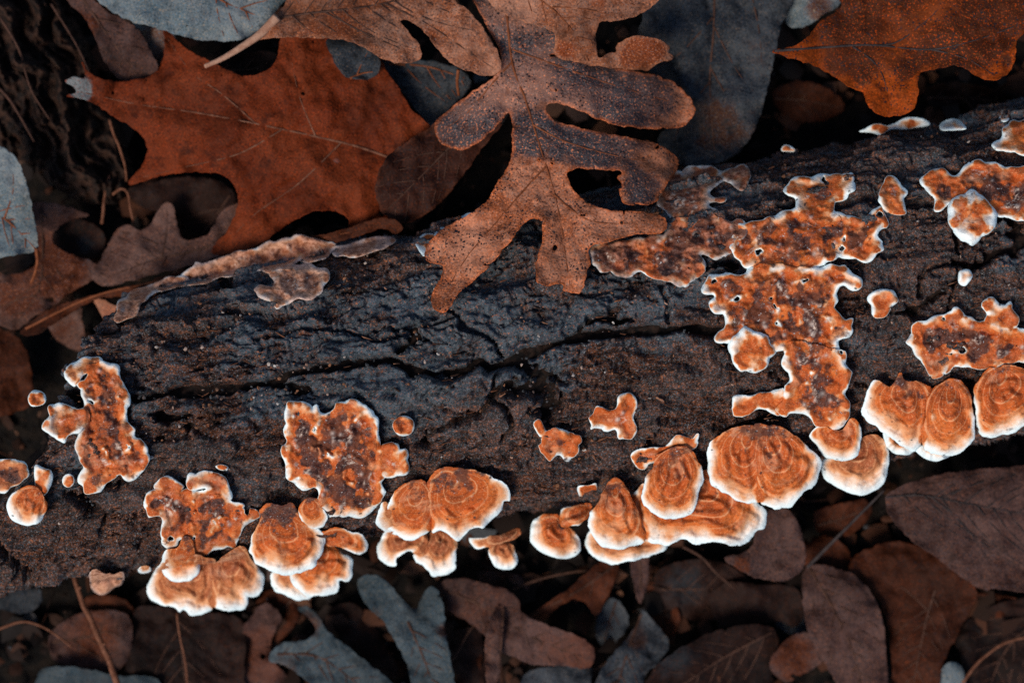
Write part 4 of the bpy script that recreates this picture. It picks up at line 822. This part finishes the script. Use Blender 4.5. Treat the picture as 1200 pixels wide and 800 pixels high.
leaf('dark_leaf', 'dark leaf in the gap between the two blue grey leaves', 'dark', [(385,715),(410,705),(430,720),(455,760),(468,790),(450,792),(420,765),(395,742)], [(390,720,24),(460,785,30),(430,730,26)], (), [(420,740,25,.4)])
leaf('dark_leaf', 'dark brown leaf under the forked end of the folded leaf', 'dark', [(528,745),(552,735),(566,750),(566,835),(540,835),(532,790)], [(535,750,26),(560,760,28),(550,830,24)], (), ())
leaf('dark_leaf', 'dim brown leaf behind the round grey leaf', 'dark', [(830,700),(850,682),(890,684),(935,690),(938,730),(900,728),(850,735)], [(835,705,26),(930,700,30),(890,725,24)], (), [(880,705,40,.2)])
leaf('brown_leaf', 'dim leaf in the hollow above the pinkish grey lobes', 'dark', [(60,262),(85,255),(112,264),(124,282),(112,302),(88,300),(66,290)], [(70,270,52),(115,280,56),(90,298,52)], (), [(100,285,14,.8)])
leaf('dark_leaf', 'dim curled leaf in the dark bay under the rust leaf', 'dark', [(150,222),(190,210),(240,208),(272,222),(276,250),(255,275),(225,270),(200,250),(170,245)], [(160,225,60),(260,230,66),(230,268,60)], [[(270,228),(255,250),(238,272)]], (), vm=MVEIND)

# half buried leaves in the gaps
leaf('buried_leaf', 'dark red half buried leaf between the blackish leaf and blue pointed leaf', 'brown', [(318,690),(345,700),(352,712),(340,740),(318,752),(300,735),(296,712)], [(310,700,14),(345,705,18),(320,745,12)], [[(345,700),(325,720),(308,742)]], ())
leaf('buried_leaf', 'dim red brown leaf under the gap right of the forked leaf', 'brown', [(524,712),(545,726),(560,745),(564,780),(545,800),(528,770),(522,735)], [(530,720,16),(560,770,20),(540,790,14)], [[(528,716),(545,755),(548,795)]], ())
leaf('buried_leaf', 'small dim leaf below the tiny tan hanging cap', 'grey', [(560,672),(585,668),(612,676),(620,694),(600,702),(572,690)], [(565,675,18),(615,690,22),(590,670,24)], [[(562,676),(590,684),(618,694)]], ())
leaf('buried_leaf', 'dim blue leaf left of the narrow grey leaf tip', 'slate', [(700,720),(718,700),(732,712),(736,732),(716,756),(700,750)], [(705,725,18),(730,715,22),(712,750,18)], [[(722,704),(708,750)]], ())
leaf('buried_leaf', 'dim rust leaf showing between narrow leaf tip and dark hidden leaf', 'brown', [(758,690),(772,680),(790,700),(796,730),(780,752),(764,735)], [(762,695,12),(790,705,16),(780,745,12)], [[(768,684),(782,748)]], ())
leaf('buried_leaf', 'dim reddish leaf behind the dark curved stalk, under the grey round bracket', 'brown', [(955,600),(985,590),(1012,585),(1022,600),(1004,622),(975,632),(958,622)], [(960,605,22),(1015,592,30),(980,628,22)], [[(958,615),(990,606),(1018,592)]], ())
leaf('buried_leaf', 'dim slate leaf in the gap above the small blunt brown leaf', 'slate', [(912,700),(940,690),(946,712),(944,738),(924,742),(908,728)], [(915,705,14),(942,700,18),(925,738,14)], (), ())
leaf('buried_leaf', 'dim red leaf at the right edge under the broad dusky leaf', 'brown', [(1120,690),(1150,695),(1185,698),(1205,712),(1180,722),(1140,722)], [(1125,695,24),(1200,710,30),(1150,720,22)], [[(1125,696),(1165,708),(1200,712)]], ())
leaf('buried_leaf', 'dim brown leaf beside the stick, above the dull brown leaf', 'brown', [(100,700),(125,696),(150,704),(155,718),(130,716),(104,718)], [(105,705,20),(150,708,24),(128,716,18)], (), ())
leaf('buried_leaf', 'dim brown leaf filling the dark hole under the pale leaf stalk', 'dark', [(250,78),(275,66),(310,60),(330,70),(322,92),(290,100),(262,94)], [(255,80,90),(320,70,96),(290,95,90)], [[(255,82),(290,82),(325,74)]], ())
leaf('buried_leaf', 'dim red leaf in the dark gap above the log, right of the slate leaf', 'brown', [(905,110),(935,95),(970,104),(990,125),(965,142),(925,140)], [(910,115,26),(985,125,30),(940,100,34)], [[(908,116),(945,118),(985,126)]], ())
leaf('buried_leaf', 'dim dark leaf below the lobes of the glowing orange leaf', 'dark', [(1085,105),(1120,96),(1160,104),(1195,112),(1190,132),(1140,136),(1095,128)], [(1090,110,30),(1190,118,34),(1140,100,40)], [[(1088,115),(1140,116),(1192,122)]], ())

# ------------------------------------------------------------------ sticks, wood and stalks
def twig(name, label, pts, r0, r1, mat=MTWIG, seed=1, knots=()):
    p = resample(pts, 5, closed=False); z = p[:,2]
    X, Y = place(p[:,0], p[:,1], z); rr = np.linspace(r0, r1, len(p))*(1+.12*fbm(np.arange(len(p))*.35, np.zeros(len(p)), 3, seed))
    X = X+.5*r0*fbm(np.arange(len(p))*.16, np.zeros(len(p)), 2, seed+2)
    root = thing(name, label, 'twig', (float(X[0]), float(Y[0]), float(z[0])), 'sticks and stalks in the litter')
    V, P = tube(np.stack([X, Y, z], 1), rr, 12); mesh_obj('stem', V, P, mat, root)
    for k in knots:
        i = int(k*(len(p)-1)); a = np.array([X[i], Y[i], z[i]]); b = a+np.array([rr[i]*1.5, rr[i]*.7, rr[i]*1.1])
        V, P = tube(np.stack([a, a*.5+b*.5, b]), np.array([rr[i]*.8, rr[i]*.62, rr[i]*.3]), 8); mesh_obj('knot', V, P, mat, root)
twig('stick', 'straight tan stick slanting down the lower left corner', [(66,632,70),(80,660,72),(95,700,76),(115,745,80),(130,780,82),(150,835,84)], 2.6, 4.6, knots=(.3,.62))
twig('root_fibre', 'hair thin orange root hanging below the wide pale bracket', [(207,718,70),(211,745,66),(216,770,64),(220,800,62),(221,835,60)], 1.2, 1.5)
twig('leaf_stalk', 'short upright orange stalk between the two tan leaf lobes', [(537,82,188),(536,95,176),(538,112,160)], 2.0, 1.6, MVEIN)
twig('twig', 'thin forked looking brown twig in the dark hollow, left side', [(128,205,70),(124,225,76),(121,245,80),(119,262,76)], 1.6, 2.0)
twig('twig', 'short pale brown twig beside the rust leaf lower lobe', [(132,228,88),(142,221,92),(150,226,90),(153,245,84),(157,268,76)], 1.7, 1.3)
twig('twig', 'slender brown twig crossing the dark bay left of the rust leaf', [(128,140,96),(134,158,96),(141,175,92),(147,200,86),(148,212,80)], 1.8, 1.4)

twig('twig', 'thin dark twig lying under the round ringed disc', [(600,690,38),(640,676,40),(690,668,38),(735,672,34)], 1.8, 1.2, MVEIND, 3)
twig('twig', 'short crooked twig in the gap below the largest bracket', [(800,640,60),(822,652,56),(838,670,50),(862,690,46)], 1.9, 1.1, MVEIND, 4, (.5,))
twig('twig', 'thin brown twig between the forked leaf and the folded leaf', [(498,800,62),(530,772,58),(548,742,50),(560,728,46)], 1.5, 1.1, MVEIND, 5)
twig('twig', 'reddish twig in the dark corner below the broad dusky leaf', [(1128,800,46),(1150,772,44),(1180,752,46),(1225,742,48)], 2.1, 1.4, MTWIG, 6, (.4,))
twig('twig', 'brown twig lying on the dim slate leaf at the left edge', [(-10,740,66),(25,728,68),(52,735,64),(85,758,58)], 1.9, 1.2, MTWIG, 7)
def rotten_branch():
    out = [(-40,-40),(58,-40),(84,10),(104,62),(122,112),(140,160),(152,205),(140,232),(104,238),(66,222),(30,190),(-40,150)]
    xy, d, quads, tri, rim = fill(out, 2.2, 3, 16, 71)
    x, y = xy[:,0], xy[:,1]; c, s = math.cos(1.08), math.sin(1.08)
    al = x*c+y*s; ac = -x*s+y*c
    wv = 14*fbm(x/60, y/60, 2, 75)
    z = 40+56*(1-np.exp(-d/26))+34*fbm(al/70, (ac+wv)/24, 5, 72, .62)+5*fbm(al/12, ac/5, 3, 73)
    V, P = sheet(xy, z, np.full(len(x), -12.0), quads, tri, rim)
    X, Y = place(60, 100, 0)
    r = thing('rotten_branch', 'dark stringy piece of rotten wood in the upper left corner', 'wood', (float(X), float(Y), 0.0))
    mesh_obj('fibrous_wood', V, P, plain_mat('stringy_wood', (.006,.004,.0035), (.036,.016,.010), 12), r)
    for k, (pp, rad) in enumerate((([(0,20),(22,58),(36,104),(58,140)],1.8), ([(60,5),(88,50),(105,85)],1.6), ([(-10,96),(12,118),(40,166)],2.2))):
        p = resample([(a, b, 0) for a, b in pp], 5, closed=False); f = tps([(q[0], q[1], 112+8*math.sin(3*k+q[0]*.05)) for q in pp])
        zz = f(p[:,0], p[:,1]); X, Y = place(p[:,0], p[:,1], zz); Vt, Pt = tube(np.stack([X, Y, zz], 1), np.linspace(rad, rad*.5, len(p)), 8)
        mesh_obj('splinter', Vt, Pt, MVEIND, r)
rotten_branch()

# ------------------------------------------------------------------ crumbs and leaf litter (uncountable)
def flakes(name, label, pts, size, mat, seed, flat=.25, slim=None, along=None, spread=.35):
    rg = np.random.default_rng(seed); n = len(pts); m = 6
    ang = np.arange(m)*2*np.pi/m
    R = size[:,None]*(.55+.7*rg.random((n,m))); rot = rg.random((n,1))*6.28; asp = .45+.55*rg.random((n,1))
    if slim: asp = slim*(.6+.8*rg.random((n,1))); rot = along+rg.normal(0, spread, (n,1))
    lx = R*np.cos(ang); ly = R*np.sin(ang)*asp
    x = lx*np.cos(rot)-ly*np.sin(rot); y = lx*np.sin(rot)+ly*np.cos(rot)
    tx = rg.normal(0, flat, (n,1)); ty = rg.normal(0, flat, (n,1)); z = x*tx+y*ty
    top = np.stack([pts[:,0:1]+x, pts[:,1:2]+y, pts[:,2:3]+z], -1); h = np.minimum(.35*size, 1.2)[:,None,None]*np.array([0,0,1.])
    ce = pts[:,None,:]+h*1.6
    V = np.concatenate([ce, top+h*.2, top-h], 1).reshape(-1,3); st = 1+2*m; b = (np.arange(n)*st)[:,None]
    T = np.concatenate([np.stack([b[:,0], b[:,0]+1+k, b[:,0]+1+(k+1)%m], 1) for k in range(m)])
    Q = np.concatenate([np.stack([b[:,0]+1+k, b[:,0]+1+m+k, b[:,0]+1+m+(k+1)%m, b[:,0]+1+(k+1)%m], 1) for k in range(m)])
    o = mesh_obj(name, V, [Q, T], mat, None, {'rnd': np.repeat(rg.random(n), st)}, smooth=False)
    o['kind'] = 'stuff'; o['label'] = label; o['category'] = 'debris'
def crumb_mat(name, stops):
    m = NT(name); col = m.ramp(m.attr('rnd'), stops); n = m.noise(3, 3)
    col = m.mix(m.rng(n, .5, .3, 0, .6), col, (.01,.008,.008)); return m.done(col, .8, m.bump(n, .5, 1), .2)
rg = np.random.default_rng(5)
n = 5200; px = rg.uniform(60, 1230, n); py = rg.uniform(130, 650, n)
X, Y = place(px, py, log_z_px(px, py)); rx, ry = X-P0[0], Y-P0[1]; u = rx*DX+ry*DY; v = -rx*DY+ry*DX
ok = (np.abs(v) < arad(u)*.93) & (u > uend(v)+10) & (fbm(px/60, py/45, 3, 9) > -.12)
z = log_z(X, Y)+rg.uniform(-1.5, 4.5, n)
flakes('bark_crumbs', 'tiny crumbs of bark and rotten wood strewn over the log', np.stack([X, Y, z], 1)[ok], rg.uniform(.7, 2.3, n)[ok]**1.15,
 crumb_mat('crumbs', [(0,(.02,.021,.024)), (.4,(.06,.066,.074)), (.68,(.13,.06,.032)), (.86,(.28,.12,.06)), (1,(.42,.40,.38))]), 6, .35)
n = 4200; px = rg.uniform(20, 1230, n); py = rg.uniform(130, 670, n)
X, Y = place(px, py, log_z_px(px, py)); rx, ry = X-P0[0], Y-P0[1]; u = rx*DX+ry*DY; v = -rx*DY+ry*DX
ok = (np.abs(v) < arad(u)*.95) & (u > uend(v)+10) & (fbm(px/70, py/40, 3, 19)+.5*np.exp(-(((px-720)/170)**2+((py-510)/60)**2))+.4*np.exp(-(((px-230)/230)**2+((py-630)/50)**2)) > .12)
flakes('wood_fibres', 'short loose fibres of rotten wood and bark on the log', np.stack([X, Y, log_z(X, Y)+rg.uniform(-1, 4, n)], 1)[ok], rg.uniform(2, 7, n)[ok],
 crumb_mat('fibres', [(0,(.010,.006,.005)), (.5,(.045,.018,.010)), (.85,(.15,.055,.026)), (1,(.30,.15,.09))]), 8, .25, .16, PHI)
def around(n, seed, inner=112):
    g = np.random.default_rng(seed); r = 1500*np.sqrt(g.random(n)); a = g.random(n)*6.283; X = r*np.cos(a); Y = r*np.sin(a)*.9
    rx, ry = X-P0[0], Y-P0[1]; u = rx*DX+ry*DY; v = -rx*DY+ry*DX
    ok = (np.abs(v) > inner) | (u < -120) | (u > 1420)
    return np.stack([X, Y, 2+16*g.random(n)], 1)[ok], g.random(ok.sum())
LIT = crumb_mat('litter', [(0,(.006,.0036,.003)), (.45,(.020,.0085,.0052)), (.8,(.060,.020,.009)), (.93,(.10,.045,.025)), (1,(.045,.052,.060))])
p, q = around(13000, 31)
flakes('leaf_litter', 'dark crumbled leaf litter covering the soil around the log', p, 2.5+17*q**3, LIT, 7, .55)
p, q = around(4200, 32)
flakes('litter_fibres', 'thin dead needles and stem fibres scattered over the soil', p+np.array([0,0,6.0]), 5+22*q**2, LIT, 9, .3, .07, 0.0, 2.0)
g = np.random.default_rng(44); n = 1100; X = g.uniform(-800, 800, n); Y = g.uniform(-560, 560, n)
rx, ry = X-P0[0], Y-P0[1]; u = rx*DX+ry*DY; v = -rx*DY+ry*DX; ok = (np.abs(v) > 195) | (u < -190)
flakes('leaf_scraps', 'broken red brown leaf scraps in the dark gaps between the leaves', np.stack([X, Y, 10+14*g.random(n)], 1)[ok], (10+20*g.random(n)**2)[ok], LIT, 12, .4)
